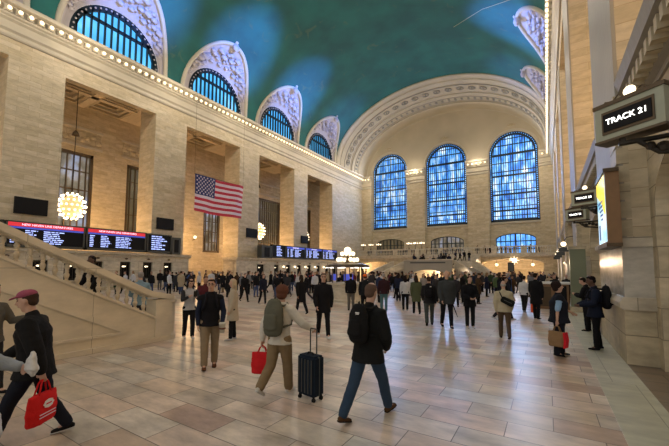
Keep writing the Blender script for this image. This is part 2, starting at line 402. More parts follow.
# ------------------------------------------------------------------ vault with lunettes
LCL=[4.13+12.22*k for k in range(5)]; LCR=[5.43+12.22*k for k in range(5)]
YO=58.6; LA,LTOP=5.05,30.4
def ang_of_z(z): return math.asin(min(1,(z-VZ)/VB))
def vpt(th,y,a=VA,b=VB): return (XC-a*math.cos(th),y,VZ+b*math.sin(th))   # th 0 left .. pi right
AL=ang_of_z(LTOP)
def lun(y,cs):
    for c in cs:
        if abs(y-c)<LA: return AL*math.sqrt(max(0,1-((y-c)/LA)**2))**1.0
    return 0
ys=[-8]
for c in LCL+LCR: ys+=cosine(c-LA,c+LA,28)
ys+=list(range(-8,58))+[YO]
ys=sorted(set(round(y,3) for y in ys if y<=YO))
mb=MB(); NT=40
for a,b in zip(ys,ys[1:]):
    if b-a<1e-3: continue
    la,lb=lun(a,LCL),lun(b,LCL); ra,rb=PI-lun(a,LCR),PI-lun(b,LCR)
    A=[vpt(la+(ra-la)*i/NT,a) for i in range(NT+1)]; B=[vpt(lb+(rb-lb)*i/NT,b) for i in range(NT+1)]
    mb.add(A+B,[(i,i+1,NT+2+i,NT+1+i) for i in range(NT)],'teal ceiling')
o=struct('ceiling',mb,True)
# end arch: beige intrados narrowing to the tympanum
mb=MB(); bands=[(YO,VA,VB),(YO,VA-.35,VB-.3),(YO+1.0,VA-.4,VB-.35),(YO+1.0,VA-.55,VB-.55),(YO+1.6,VA-.6,VB-.6),(YO+1.8,VA-.62,VB-.62),(YO+5.2,VA-.7,VB-.85),(YO+5.2,VA-.85,VB-1.0),(YO+5.8,VA-.9,VB-1.05),(YO+8.2,VA-.92,VB-1.15),(YO+8.2,VA-.98,VB-1.35),(YO+9,VA-1,VB-1.4),(YF,IA,IB)]
n=64
for (y0,a0,b0),(y1,a1,b1) in zip(bands,bands[1:]):
    A=[vpt(PI*i/n,y0,a0,b0) for i in range(n+1)]; B=[vpt(PI*i/n,y1,a1,b1) for i in range(n+1)]
    mb.add(A+B,[(i,i+1,n+2+i,n+1+i) for i in range(n)],'beige plaster')
struct('ceiling_end_arch',mb,False)
mb=MB()
for (y,a,b,N,r) in ((YO+3.5,VA-.68,VB-.75,27,.55),(YO+7.0,VA-.92,VB-1.1,46,.24)):
    for i in range(1,N):
        th=PI*i/N; c=Vector(vpt(th,y,a,b)); tg=(Vector(vpt(th+.01,y,a,b))-c).normalized()
        nrm=tg.cross(V(0,1,0)); c=c+(V(XC,y,VZ)-c).normalized()*.06
        if r>.3: mb.tube([c+(tg*math.cos(q)+V(0,1,0)*math.sin(q))*r for q in [2*PI*k/10 for k in range(11)]],.12,'grey stone',5); mb.ball(c,.2,'grey stone',6)
        else: mb.obox(c,tg,(0,1,0),nrm,r*.8,r*1.6,.08,'grey stone')
    for dy in (-1.25,1.25) if r>.3 else (-.75,.75): mb.tube([vpt(PI*i/64,y+dy,a,b) for i in range(65)],.09,'grey stone',5)
for (y,a,b,r) in ((YO-.05,VA-.1,VB-.1,.22),(YO+1.0,VA-.45,VB-.4,.12),(YO+5.2,VA-.8,VB-.95,.12),(YO+8.2,VA-.95,VB-1.3,.12),(YF-.1,IA,IB,.14)):
    mb.tube([vpt(PI*i/64,y,a,b) for i in range(65)],r,'cornice stone',6)
struct('trim_10',mb,True)
# lunettes
LW=4.2; LZS=23.75
def lunette(side,yc,n):
    X=XL if side<0 else XR
    def vp(y):  # curve on the vault
        th=lun(y,[yc]); p=vpt(th,y); return p if side<0 else (2*XC-p[0],p[1],p[2])
    K=40; m=MB()
    for k in range(K):
        pr=[]
        for kk in (k,k+1):
            t=PI*kk/K; yi=yc-LW*math.cos(t); zi=LZS+LW*math.sin(t)*1.02
            o=vp(yc-LA*math.cos(t)*.9999); row=[]
            for j in range(7):
                w=j/6; bul=.12*math.sin(PI*w)
                row.append((X*(1-w)+o[0]*w-(-side)*0+side*bul*0.0+(-side)*(-.25)*math.sin(PI*w), yi*(1-w)+o[1]*w, zi*(1-w)+o[2]*w))
            pr.append(row)
        for j in range(6): m.quad(pr[0][j],pr[0][j+1],pr[1][j+1],pr[1][j],'lunette relief')
    struct('wall_lunette',m,True)
    m=MB(); m.tube([vp(yc-LA*math.cos(PI*k/K)*.9999) for k in range(K+1)],.24,'cornice stone',8)
    # carved figures: wing-like lobes around a shield at the crown
    for k in range(5,36):
        t=PI*k/K; o=Vector(vp(yc-LA*math.cos(t)*.9999)); i=Vector((X,yc-LW*math.cos(t),LZS+LW*math.sin(t)))
        for w,r in ((.35,.22),(.62,.30)):
            q=i.lerp(o,w+.1*math.sin(k*1.9)); L=(o-i).length
            if L>1.0: m.ball(q,min(r,L*.12)*(1+.4*math.sin(k*2.7)),'lunette relief',6,(.8,1.5,1))
    top=Vector(vp(yc)); m.ball(top+Vector((-side*.1,0,-.3)),.55,'lunette relief',8,(.7,1,1)); m.ball(top+Vector((-side*.2,0,.35)),.3,'cornice stone',8)
    struct('trim_%d'%(20+n),m,True)
    g=MB()
    us=cosine(yc-LW,yc+LW,24)
    for a,b in zip(us,us[1:]):
        f=arch_fn(yc,LW,LZS,1.02); g.quad((X+side*.3,a,LZS-.35),(X+side*.3,b,LZS-.35),(X+side*.3,b,f(b)),(X+side*.3,a,f(a)),'lunette glass')
    w=struct('window_%d'%n,g)
    f=MB(); x0,x1=sorted((X+side*.02,X+side*.28))
    for k in range(24):
        t0,t1=PI*k/24,PI*(k+1)/24
        q=[(yc-r*math.cos(t),LZS+r*1.02*math.sin(t)) for r,t in ((LW-.55,t0),(LW,t0),(LW,t1),(LW-.55,t1))]
        f.prism(q,'x',x0,x1,'window iron')
        tm=(t0+t1)/2; f.ball((X-side*.02,yc-(LW-.27)*math.cos(tm),LZS+(LW-.27)*1.02*math.sin(tm)),.1,'lunette relief',6)
    for j in range(1,14):
        u=yc-LW+2*LW*j/14; f.box(x0,x1,u-.06,u+.06,LZS-.3,arch_fn(yc,LW-.1,LZS)(u),'window iron')
    z=LZS+2.35; hw=math.sqrt(LW**2-2.35**2); f.box(x0,x1,yc-hw,yc+hw,z-.13,z+.13,'window iron')
    f.build('window_frame',w)
for c in LCL: wn+=1; lunette(-1,c,wn)
for c in LCR: wn+=1; lunette(1,c,wn)
mb=MB(); mb.tube([(-9.5,45.6,34.6),(-5.46,42.0,32.95),(-2.13,39.1,30.7)],.03,'gold line',5); struct('trim_line',mb,label='thin gold line painted on the teal ceiling')

# ------------------------------------------------------------------ right wall
OPR=[(1.24+12.22*k,9.65+12.22*k) for k in range(0,5)]
m=side_wall('wall_right',XR,1,OPR,-8,YF,3.4,'wall stone')
# pilaster facing strips in grey stone on each pier
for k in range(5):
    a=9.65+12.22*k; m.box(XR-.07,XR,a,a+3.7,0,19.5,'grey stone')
struct('wall_right',m)
m=MB(); m.box(XR+6.5,XR+6.8,-8,YF,5,21.2,'wall stone'); struct('wall_right_back',m)
m=MB(); m.box(XR+.8,XR+6.8,-8,YF,21.2,21.6,'coffer recess shade'); coffers(m,XR+.8,XR+6.5,OPR); struct('ceiling_right',m)
# gate screens inside each opening
GX=1.9
for k,(a,b) in enumerate(OPR):
    m=MB(); yc=(a+b)/2; r=2.9
    op=(b-.35-2*r,b-.35,0,lambda u,b=b,r=r:3.3+1.15*math.sqrt(max(0,1-((u-(b-.35-r))/(r+.02))**2)))
    us=[a,b]+cosine(op[0],op[1],20)
    Pg=lambda u,z:(GX,u,z); Qg=lambda u,z:(GX+2.2,u,z)
    columns(m,us,0,5.5,[op],Pg,'dark stone'); reveal(m,op,Pg,Qg,'dark stone',20,False)
    prof=[(GX+2.2,5.5),(GX-.05,5.5),(GX-.05,5.6),(GX-.15,5.65),(GX-.15,5.85),(GX-.42,5.95),(GX-.48,6.2),(GX-.40,6.3),(GX+2.2,6.3)]
    m.prism(prof,'y',a,b,'grey stone')
    yy=a+.1
    while yy<b-.15: m.box(GX-.36,GX-.14,yy,yy+.16,5.66,5.9,'dark stone'); yy+=.32
    struct('wall_gate',m)
# near pier dressing: plinth, marble wainscot, block courses
for k in range(3):
    a=9.65+12.22*k; m=MB()
    m.box(XR-.12,XR+.45,a-.04,a+3.8,0,1.15,'dark stone'); m.prism([(XR-.12,1.15),(XR-.2,1.2),(XR-.2,1.3),(XR-.14,1.42),(XR+.45,1.42),(XR+.45,1.15)],'y',a-.08,a+3.84,'pale marble')
    m.box(XR-.10,XR+.4,a-.02,a+3.75,1.42,2.5,'marble panel'); m.prism([(XR-.10,2.5),(XR-.2,2.62),(XR-.2,2.72),(XR+.4,2.72),(XR+.4,2.5)],'y',a-.06,a+3.8,'pale marble')
    for j in range(8): m.box(XR-.11,XR+.1,a-.01+.0,a+.75,2.74+.40*j,3.10+.40*j,'dark stone')
    struct('baseboard_%s'%('near_pier','second_pier','third_pier')[k],m)

# ------------------------------------------------------------------ things on the right wall
def text_mesh(name,body,size,mat,parent,loc,rot,ext=.004):
    cu=bpy.data.curves.new(name,'FONT'); cu.body=body; cu.size=size; cu.extrude=ext; cu.align_x='CENTER'; cu.align_y='CENTER'
    o=bpy.data.objects.new(name,cu); C.objects.link(o); bpy.context.view_layer.update()
    me=bpy.data.meshes.new_from_object(o.evaluated_get(bpy.context.evaluated_depsgraph_get()))
    bpy.data.objects.remove(o); me.materials.clear(); me.materials.append(M(mat))
    t=bpy.data.objects.new(name,me); C.objects.link(t); t.parent=parent; t.location=loc; t.rotation_euler=rot; return t
def track_sign(loc,rz,w,txt,label,wallx):
    t=empty('track_sign',loc,rz); h=w*.60; d=w*.30
    m=MB(); m.box(-w,w,-d,d,-h*1.0,h*1.0,'sign green'); m.box(-w*1.04,w*1.04,-d*1.15,d*1.15,h*.98,h*1.2,'bronze'); m.box(-w*1.02,w*1.02,-d*1.1,d*1.1,-h*1.12,-h*.98,'bronze')
    m.build('housing',t)
    m=MB(); m.box(-w*.76,w*.76,-d-.012,-d+.01,-h*.68,h*.66,'bronze'); m.build('bezel',t)
    m=MB(); m.box(-w*.70,w*.70,-d-.02,-d,-h*.52,h*.50,'black'); p=m.build('display',t)
    text_mesh('lettering',txt,w*.27,'lit white',p,(0,-d-.024,0),(PI/2,0,0))
    m=MB(); pts=[]
    for i in range(25):
        u=-1+2*i/24; pts.append((w*u,h*1.2+h*.42*math.exp(-(u*2.6)**2)+.02*w*math.cos(u*14)))
    m.prism([(-w,h*1.15)]+pts+[(w,h*1.15)],'y',-d*.25,d*.25,'bronze'); 
    for sx in (-1,1): m.tube([(sx*w*(.25+.1*i),-d*.3,h*(1.5-.04*i+.12*math.sin(i*1.6))) for i in range(7)],w*.028,'bronze',6)
    m.build('crest',t)
    m=MB(); m.ball((0,-d*.3,h*1.52),w*.19,'globe light',12,(1,.6,1)); m.build('round_lamp',t,True)
    # iron bracket to the wall
    m=MB(); L=wallx-loc[0]; hb=-h*1.15
    m.tube([(-w*.4,0,hb-.05),(w*.5,0,hb-.04),(L,0,hb)],.028,'dark bronze',6); m.tube([(w*.1,0,hb-.05),(w*.6,0,hb-.2),(L,0,hb-.3)],.026,'dark bronze',6)
    for i in range(5): m.ball((w*.4+i*L*.1,0,hb-.12-.03*math.sin(i*2)),.05+.015*(i%2),'dark bronze',8)
    m.box(L-.06,L,-.1,.1,hb-.4,hb+.15,'dark bronze'); m.tube([(-w*.3,0,hb-.05),(-w*.3,0,hb+.06)],.03,'dark bronze',6)
    b=m.build('bracket',t); b.rotation_euler=(0,0,-rz); tag(t,label,'sign'); return t
track_sign((.87,4.9,3.70),-.66,.33,'TRACK 21','large grey-green TRACK 21 sign with glowing letters, nearest one at upper right',GX)
track_sign((.93,11.0,3.88),-.50,.30,'TRACK 23','middle-distance hanging track sign with lit letters beside the poster screen',XR-.07)
track_sign((.96,14.4,3.91),-.62,.33,'TRACK 25','farther smaller track sign hanging just below and left of the middle one',GX)
for i,(x,y) in enumerate(((.98,27.0),(.98,33.5),(.98,39.5),(.98,45.5))):
    t=empty('wall_lantern',(x,y,3.7)); m=MB(); m.ball((0,0,0),.16,'globe light',10); m.build('globe',t,True); m=MB(); m.tube([(0,0,.16),(.2,0,.45),(XR-x,0,.5)],.03,'bronze',6); m.box(-.3,.3,-.08,.08,-.5,-.22,'charcoal metal'); m.build('bracket',t)
    tag(t,'small globe lantern bracketed on the far right wall, %s'%('nearest of the receding four','second nearest of four','third nearest of four','farthest of the four')[i],'lamp','lanterns along the right wall')
# poster screen
t=empty('poster_screen',(XR-.13,9.98,3.36)); m=MB(); m.box(-.24,0,-.68,.68,-.80,.78,'brown wood'); m.box(-.27,.0,-.72,.72,-.86,-.78,'bronze'); m.box(-.27,.0,-.72,.72,.76,.84,'bronze'); m.build('case',t)
m=MB(); m.box(-.25,-.22,-.62,.62,-.74,.72,'poster screen'); s=m.build('display',t)
plain('ad yellow',(.8,.6,.05),.4,emit=(.85,.62,.05),es=1.5); m=MB()
m.prism([(-.62,.72),(.62,.72),(.62,.45),(.2,.30),(-.2,.12),(-.45,-.1),(-.62,-.15)],'x',-.256,-.25,'ad yellow'); m.build('yellow_graphic',s)
plain('ad navy',(.03,.08,.25),.4,emit=(.03,.08,.25),es=.8); m=MB()
for i in range(5): m.box(-.258,-.251,-.35+.04*i,.40-.1*i,.18-.10*i,.22-.10*i,'ad navy')
m.box(-.258,-.251,.25,.42,-.65,-.3,'ad navy'); m.build('dark_graphic',s)
tag(t,'tall wooden-cased digital poster screen glowing yellow and blue on the right pier','screen')
# green marble pilaster
t=empty('green_panel',(1.25,20.3,0)); m=MB(); m.box(-.3,.33,-.25,.25,0.25,3.0,'green marble'); m.build('slab',t); m=MB(); m.box(-.36,.37,-.3,.3,0,.25,'dark stone'); m.build('base',t); m=MB(); m.box(-.36,.37,-.3,.3,3.0,3.15,'dark stone'); m.build('cap',t)
tag(t,'tall narrow green marble slab standing against the right wall','panel')
# service desk
t=empty('service_desk',(.25,21.2,0)); m=MB(); m.box(-.65,.65,-.4,.4,0,1.28,'brown wood'); m.box(-.6,-.1,-.42,-.4,.15,1.15,'warm wood' if 'warm wood' in MATS else 'bronze'); m.build('cabinet',t)
m=MB(); m.box(-.72,.72,-.48,.48,1.28,1.38,'white paint'); m.build('counter_top',t); m=MB(); m.box(.1,.55,-.43,-.4,.3,1.2,'black'); m.build('front_panel',t)
tag(t,'brown service desk with white top beside the green marble slab','desk')

# ------------------------------------------------------------------ left ticket offices
def office(name,y0,y1,wins,label,globes=()):
    X0,X1=-37.2,-34.7
    t=empty(name,(X1,(y0+y1)/2,0)); oy=(y0+y1)/2; ox=X1
    m=MB(); ops=[(a-oy,b-oy,.95,lambda u:2.65) for a,b in wins]; L=(y1-y0)/2
    us=[-L,L]+[v for o in ops for v in o[:2]]
    columns(m,us,0,3.15,ops,lambda u,z:(0,u,z),'pale marble')
    for o in ops: reveal(m,o,lambda u,z:(0,u,z),lambda u,z:(-.35,u,z),'pale marble',4)
    m.box(-2.5,-.36,-L,L,0,3.15,'pale marble') if not wins else m.box(-2.5,-.5,-L,L,0,3.15,'pale marble')
    m.box(-.6,0,L-.01,L,0,3.15,'pale marble'); m.box(-.6,0,-L,-L+.01,0,3.15,'pale marble')
    m.build('wall',t)
    m=MB(); m.prism([(-2.6,3.15),(.1,3.15),(.14,3.25),(.3,3.35),(.3,3.5),(.36,3.55),(-2.6,3.55)],'y',-L-.15,L+.15,'pale marble'); m.build('cornice',t)
    m=MB(); m.box(-.02,.12,-L,L,0,.3,'dark stone'); m.build('plinth',t)
    for a,b in wins:
        m=MB(); a-=oy;b-=oy
        m.box(-.3,-.22,a,a+.09,.95,2.65,'dark bronze'); m.box(-.3,-.22,b-.09,b,.95,2.65,'dark bronze'); m.box(-.3,-.22,a,b,2.5,2.65,'dark bronze'); m.box(-.3,-.22,a,b,.95,1.1,'dark bronze')
        for j in range(1,4): m.box(-.28,-.24,a+(b-a)*j/4-.02,a+(b-a)*j/4+.02,1.1,2.5,'dark bronze')
        w=m.build('ticket_window',t)
        m=MB(); m.box(-.40,-.36,a,b,.95,2.65,'black screen'); m.build('pane',w)
        m=MB(); m.ball((-.32,(a+b)/2,2.2),.13,'globe light',8,(.5,1.5,.6)); m.build('window_lamp',w)
        m=MB(); m.box(-.05,.28,a-.15,b+.15,.85,.95,'pale marble'); m.build('ledge',w)
        m=MB(); m.ball((.12,(a+b)/2,2.95),.12,'bronze',6,(.5,1.6,.8)); m.build('crest',w)
    for g in globes:
        m=MB(); m.ball((.25,g-oy,2.35),.17,'globe light',8); m.tube([(0,g-oy,2.1),(.25,g-oy,2.1),(.25,g-oy,2.2)],.03,'bronze',5); m.build('wall_globe',t)
    tag(t,label,'ticket office'); return t
office('ticket_office',5,24.3,[(y,y+1.0) for y in (8.2,10.3,12.4,14.4,16.9,19.1,21.3)],'pale marble ticket office with dark bronze windows at left under the red-topped boards')
office('ticket_office',31.4,58.5,[(35.2,36.7)]+[(y,y+1.1) for y in (38.8,41.6,44.4,47.2,50,52.8,55.6)],'farther marble ticket office beneath the blue-headed board, lit by wall globes',[40.7,43.5,46.3,49.1,51.9,54.7])
def rows(m,y0,y1,z0,z1,n,mat,x,cols,seed):
    rnd=random.Random(seed)
    for i in range(n):
        z=z1-(z1-z0)*(i+.5)/n; h=(z1-z0)/n*.24
        for c0,c1 in cols:
            a=y0+(y1-y0)*c0; b=y0+(y1-y0)*(c0+(c1-c0)*rnd.uniform(.55,1))
            u=a
            while u<b:
                wd=rnd.uniform(.18,.5); m.box(x,x+.012,u,min(u+wd,b),z-h,z+h,mat); u+=wd+.07
def board(y0,y1,z0,z1,label,head,cols,seed,n=7):
    t=empty('departure_board',(-34.5,(y0+y1)/2,z0)); L=(y1-y0)/2; H=z1-z0
    m=MB(); m.box(-.5,-.02,-L,L,0,H,'black screen'); m.build('panel',t)
    m=MB(); m.box(-.52,.03,-L,-L+.12,-.05,H+.03,'charcoal metal'); m.box(-.52,.03,L-.12,L,-.05,H+.03,'charcoal metal'); m.box(-.52,.03,-L,L,H-.05,H+.05,'charcoal metal'); m.box(-.52,.03,-L,L,-.06,.14,'charcoal metal')
    m.build('frame',t)
    ztop=H-.1
    if head:
        m=MB(); m.box(-.02,.0,-L+.12,L-.12,H-.36,H-.06,head); hd=m.build('header',t); ztop=H-.42
        if head=='led red':
            text_mesh('header_text','NEW HAVEN LINE DEPARTURES',.235,'led lilac',hd,(.01,0,H-.21),(PI/2,0,PI/2))
            m=MB(); m.box(-.02,.0,-L+.12,L-.12,H-.52,H-.38,'led blue'); m.build('column_strip',hd); ztop=H-.58
        else: text_mesh('header_text','DEPARTURES',.26,'led lilac',hd,(.01,0,H-.21),(PI/2,0,PI/2))
    m=MB(); rows(m,-L+.2,L-.2,.22,ztop,n,'led white',-.02,cols,seed); m.build('text_rows',t)
    tag(t,label,'departure board'); return t
board(5.3,8.4,3.70,5.6,'leftmost departure board section, mostly hidden behind the stone stair balustrade',None,[(.1,.3)],0)
board(8.5,13.75,3.70,5.6,'red-headed departure board second from left, partly behind the stone handrail','led red',[(.02,.10),(.2,.38),(.44,.78)],1)
board(13.85,19.2,3.70,5.6,'red-headed departure board right of another red one, above ticket windows','led red',[(.02,.10),(.2,.38),(.46,.76)],2)
board(19.3,22.0,3.70,5.55,'small headerless board with centred text rows right of the red-headed boards',None,[(.12,.85)],3)
board(38.1,41.2,3.70,5.6,'narrow lit text panel at left end of the far blue-headed boards',None,[(.3,.8)],4)
board(41.3,46.2,3.70,5.6,'blue-headed departure board in far group, nearest the narrow text panel','led blue',[(.03,.12),(.2,.4),(.45,.85)],5)
board(46.3,51.4,3.70,5.6,'blue-headed departure board in the middle of the far group','led blue',[(.03,.12),(.2,.4),(.45,.85)],6)
board(51.5,56.6,3.70,5.6,'blue-headed departure board at the right end of the far group','led blue',[(.03,.12),(.2,.4),(.45,.85)],7)
for (a,b,lb) in ((22.07,23.1,'small dark grey equipment cabinet at right end of the near departure boards'),(35.9,38.05,'wide dark grey equipment cabinet at left end of the far departure boards')):
    t=empty('equipment_cabinet',(-34.5,(a+b)/2,3.556)); L=(b-a)/2; m=MB(); m.box(-.9,0,-L,L,0,1.85,'charcoal metal'); m.build('body',t); m=MB(); m.box(0,.03,-L*.5,L*.5,.2,1.6,'black'); m.build('door',t); tag(t,lb,'cabinet')
for i,(a,b,z0,z1) in enumerate(((9.25,11.4,6.4,7.75),(21.85-.8,23.2-.2,6.35,7.6),(34.2,36.3,6.5,7.8),(46.9,48.9,6.5,7.8))):
    t=empty('wall_screen',(XL,(a+b)/2,z0)); L=(b-a)/2; m=MB(); m.box(.02,.22,-L,L,0,z1-z0,'black'); m.build('case',t); m=MB(); m.box(.22,.23,-L+.06,L-.06,.06,z1-z0-.06,'black screen'); m.build('display',t)
    tag(t,'blank black screen mounted on the %s pier of the left wall'%('nearest','second nearest','third nearest','farthest')[i],'screen')
# chandeliers
def chandelier(y,label):
    t=empty('chandelier',(-40.2,y,8.2)); 
    m=MB(); m.tube([(0,0,1.2),(0,0,12.6)],.04,'dark bronze',5); m.lathe([(.02,7.2),(.35,7.3),(.25,7.6),(.02,7.9)],(0,0,0),'bronze',10); m.build('chain',t)
    m=MB(); m.lathe([(.05,-1.15),(.45,-.95),(.8,-.55),(.95,0),(.8,.55),(.45,.95),(.05,1.15)],(0,0,0),'inner bulb glow',12); m.build('body',t)  # glowing core added so no dark gap shows between the bulbs
    bb=None
    for k,(ph,n) in enumerate(((-65,7),(-42,12),(-20,15),(2,17),(24,15),(46,11),(68,6))):
        for i in range(n):
            a=2*PI*i/n+k; r=1.2*math.cos(math.radians(ph))
            if bb is None: m=MB(); m.ball((0,0,0),.12,'globe light',6); bb=m.build('bulb',t); o=bb
            else: o=bb.copy(); C.objects.link(o); o.parent=t
            o.location=(r*math.cos(a),r*math.sin(a),1.35*math.sin(math.radians(ph)))
    tag(t,label,'chandelier')
chandelier(14.7,'round glowing chandelier in the nearest left wall opening, above the boards')
chandelier(40.8,'chandelier hanging in the third opening of the left wall')
chandelier(53.1,'chandelier hanging deep in the farthest opening of the left wall')
t=empty('wall_lantern',(-43.4,31.3,6.6)); m=MB(); m.ball((0,0,0),.22,'globe light',8); m.build('globe',t); m=MB(); m.tube([(0,0,-.2),(-.3,0,-.4),(-.6,0,-.4)],.05,'bronze',5); m.build('bracket',t); tag(t,'tiny bright lantern on the back wall just right of the flag bottom','lamp')
# flag
def flag():
    m=MB(); W,H=7.35,4.3; NX,NZ=52,39
    def p(i,j):
        u=i/NX; v=j/NZ; return (.22*math.sin(u*9+v*1.5)*(.3+u)+.05*math.sin(u*23+v*4), u*W, -v*H-.12*math.sin(u*PI)*(v)) 
    red=plain('flag red',(.50,.02,.05),.7); wh=plain('flag white',(.72,.62,.68),.7); bl=plain('flag blue',(.012,.025,.13),.7)
    for i in range(NX):
        for j in range(NZ):
            st=j//3; mat=red if st%2==0 else wh
            if i<21 and st<7: mat=bl
            m.quad(p(i,j),p(i+1,j),p(i+1,j+1),p(i,j+1),mat)
    for r in range(9):
        nc=6 if r%2==0 else 5
        for c in range(nc):
            u=(.033+.064*(c+(0 if nc==6 else .5)))*21/52/.4038*1.0; v=(7/13)*(r+.9)/9.8
            uc=u; base=p(uc*NX,v*NZ)
            pts=[]
            for q in range(10):
                rr=(.15 if q%2==0 else .06); a=PI/2+q*PI/5; pts.append((base[0]+.03,base[1]+rr*math.cos(a),base[2]+rr*math.sin(a)))
            m.add(pts+[base[:1]+base[1:]],[(q,(q+1)%10,10) for q in range(10)],wh)
    o=m.build('flag',None,True); o.location=(-34.0,24.25,12.95); tag(o,'large United States flag hanging before the second opening of the left wall','flag')
    t=empty('flag_cable',(-34,24.2,12.95)); m=MB(); m.tube([(0,0,0),(0,0,9.6),(-1.05,0,9.6)],.015,'dark bronze',4); m.tube([(0,7.4,0),(0,7.4,9.6),(-1.05,7.4,9.6)],.015,'dark bronze',4); m.tube([(0,0,0.02),(0,7.4,.02)],.03,'dark bronze',5); m.build('cable',t); tag(t,'thin cables and rod holding up the large flag','cable')
flag()

# ------------------------------------------------------------------ near stair at left
def staircase():
    X=-9.15; sl=.485; ys0,ys1=-6.0,5.45
    base=lambda y:.62+(5.45-y)*sl       # foot of balusters
    t=empty('staircase',(0,0,0))
    m=MB(); prof=[(ys0,0),(5.8,0),(5.8,.45),(5.45,.62),(ys0,base(ys0))]
    m.prism(prof,'x',X-.45,X,'stair stone'); m.prism([(ys0,base(ys0)-.02),(ys0,base(ys0)+.04),(5.5,.66),(5.5,.6)],'x',X-.48,X+.04,'stair stone')
    m.prism([(ys0,base(ys0)-.52),(ys0,base(ys0)-.45),(4.75,.44),(4.6,.37)],'x',X,X+.035,'stair stone')
    m.box(X,X+.04,ys0,4.6,.34,.40,'stair stone'); m.box(X,X+.07,ys0,5.8,0,.12,'stair stone'); m.build('string_wall',t)
    m=MB(); r=lambda y:base(y)+.70
    m.prism([(ys0,r(ys0)-.16),(ys0,r(ys0)),(5.3,r(5.3)),(5.75,r(5.3)-.10),(5.95,r(5.3)-.14),(5.95,r(5.3)-.28),(5.3,r(5.3)-.16)],'x',X-.44,X+.04,'stair stone')
    m.prism([(ys0,r(ys0)-.18),(ys0,r(ys0)-.14),(5.3,r(5.3)-.14),(5.3,r(5.3)-.18)],'x',X-.38,X-.02,'stair stone'); m.build('handrail',t)
    m=MB(); m.box(X-.46,X+.025,5.43,5.9,0,1.14,'stair stone'); m.lathe([(.25,0),(.25,.12),(.22,.16),(.22,1.0),(.26,1.05),(.26,1.12),(.2,1.18)],(X-.22,5.9,0),'stair stone',20); m.build('newel_post',t)
    y=5.2; bp=None
    while y>-1.6:
        if bp is None:
            m=MB(); h=.5
            m.box(-.075,.075,-.075,.075,0,.05,'stair stone'); m.lathe([(.05,.05),(.05,.07),(.03,.09),(.055,.17),(.058,.20),(.032,.26),(.045,.28),(.032,.30),(.055,.37),(.052,.40),(.03,.45),(.05,.46)],(0,0,0),'stair stone',12); m.box(-.075,.075,-.075,.075,.46,.56,'stair stone')
            bp=m.build('baluster',t); o=bp
        else: o=bp.copy(); C.objects.link(o); o.parent=t
        o.location=(X-.2,y,base(y)+.04); y-=.225
    m=MB(); n=22
    for i in range(n):
        y1=5.4-i*.36; z=(i+1)*.168; m.box(X-3.6,X-.45,y1-.36,y1,0,z,'pale marble')
    m.build('steps',t)
    m=MB(); m.prism([(ys0,0),(5.8,0),(5.8,.95),(5.5,1.05),(ys0,base(ys0)+.45)],'x',X-3.95,X-3.6,'stair stone'); m.build('far_parapet',t)
    tag(t,'tan stone staircase with carved balustrade rising out of frame at lower left','staircase')
staircase()

# ------------------------------------------------------------------ far balcony and double stair
ZB=4.6
m=MB(); BF=66.0
arch=[(-9.9,-.4,0,lambda u:2.9+1.0*math.sqrt(max(0,1-((u+5.15)/4.8)**2))),(-35.0,-26.5,0,lambda u:2.7+.9*math.sqrt(max(0,1-((u+30.75)/4.3)**2)))]
us=[XL,XR]
for o in arch: us+=cosine(o[0],o[1],20)
columns(m,us,0,ZB,arch,lambda u,z:(u,BF,z),'dark stone')
for o in arch: reveal(m,o,lambda u,z:(u,BF,z),lambda u,z:(u,BF+2,z),'dark stone',20,False)
struct('wall_balcony',m)
m=MB(); m.box(XL,XR,BF-.5,YF+14,ZB-.35,ZB,'pale marble'); m.box(XL,XR,BF-.65,BF-.4,ZB-.15,ZB+.02,'pale marble'); struct('floor_balcony',m)
m=MB(); m.box(XL-1,XR+1,YF+13.5,YF+14,0,ZB,'wall stone'); m.box(XL-.5,XL,BF,YF+14,0,ZB,'wall stone'); m.box(XR,XR+.5,BF,YF+14,0,ZB,'wall stone'); struct('wall_hall_below',m)
# balcony balustrade
t=empty('balcony_balustrade',(XC,BF-.3,ZB))
x0,x1=XL-XC+.2,XR-XC-.2
m=MB(); m.box(x0,x1,-.18,.18,1.28,1.48,'pale marble'); m.build('handrail',t); m=MB(); m.box(x0,x1,-.16,.16,0,.3,'pale marble'); m.build('base_rail',t)
k=0; x=x0; bal=None
while x<x1-.5:
    m=MB(); m.box(x,x+.9,-.2,.2,0,1.5,'pale marble'); m.build('pedestal',t)
    xx=x+1.1; nxt=min(x+4.6,x1)
    m=MB()
    while xx<nxt-.2: m.lathe([(.07,.3),(.11,.55),(.12,.7),(.06,1.0),(.09,1.28)],(xx,0,0),'pale marble',8); xx+=.34
    m.build('baluster_row',t); x+=4.6
tag(t,'long pale stone balustrade of the balcony across the far wall','balustrade')
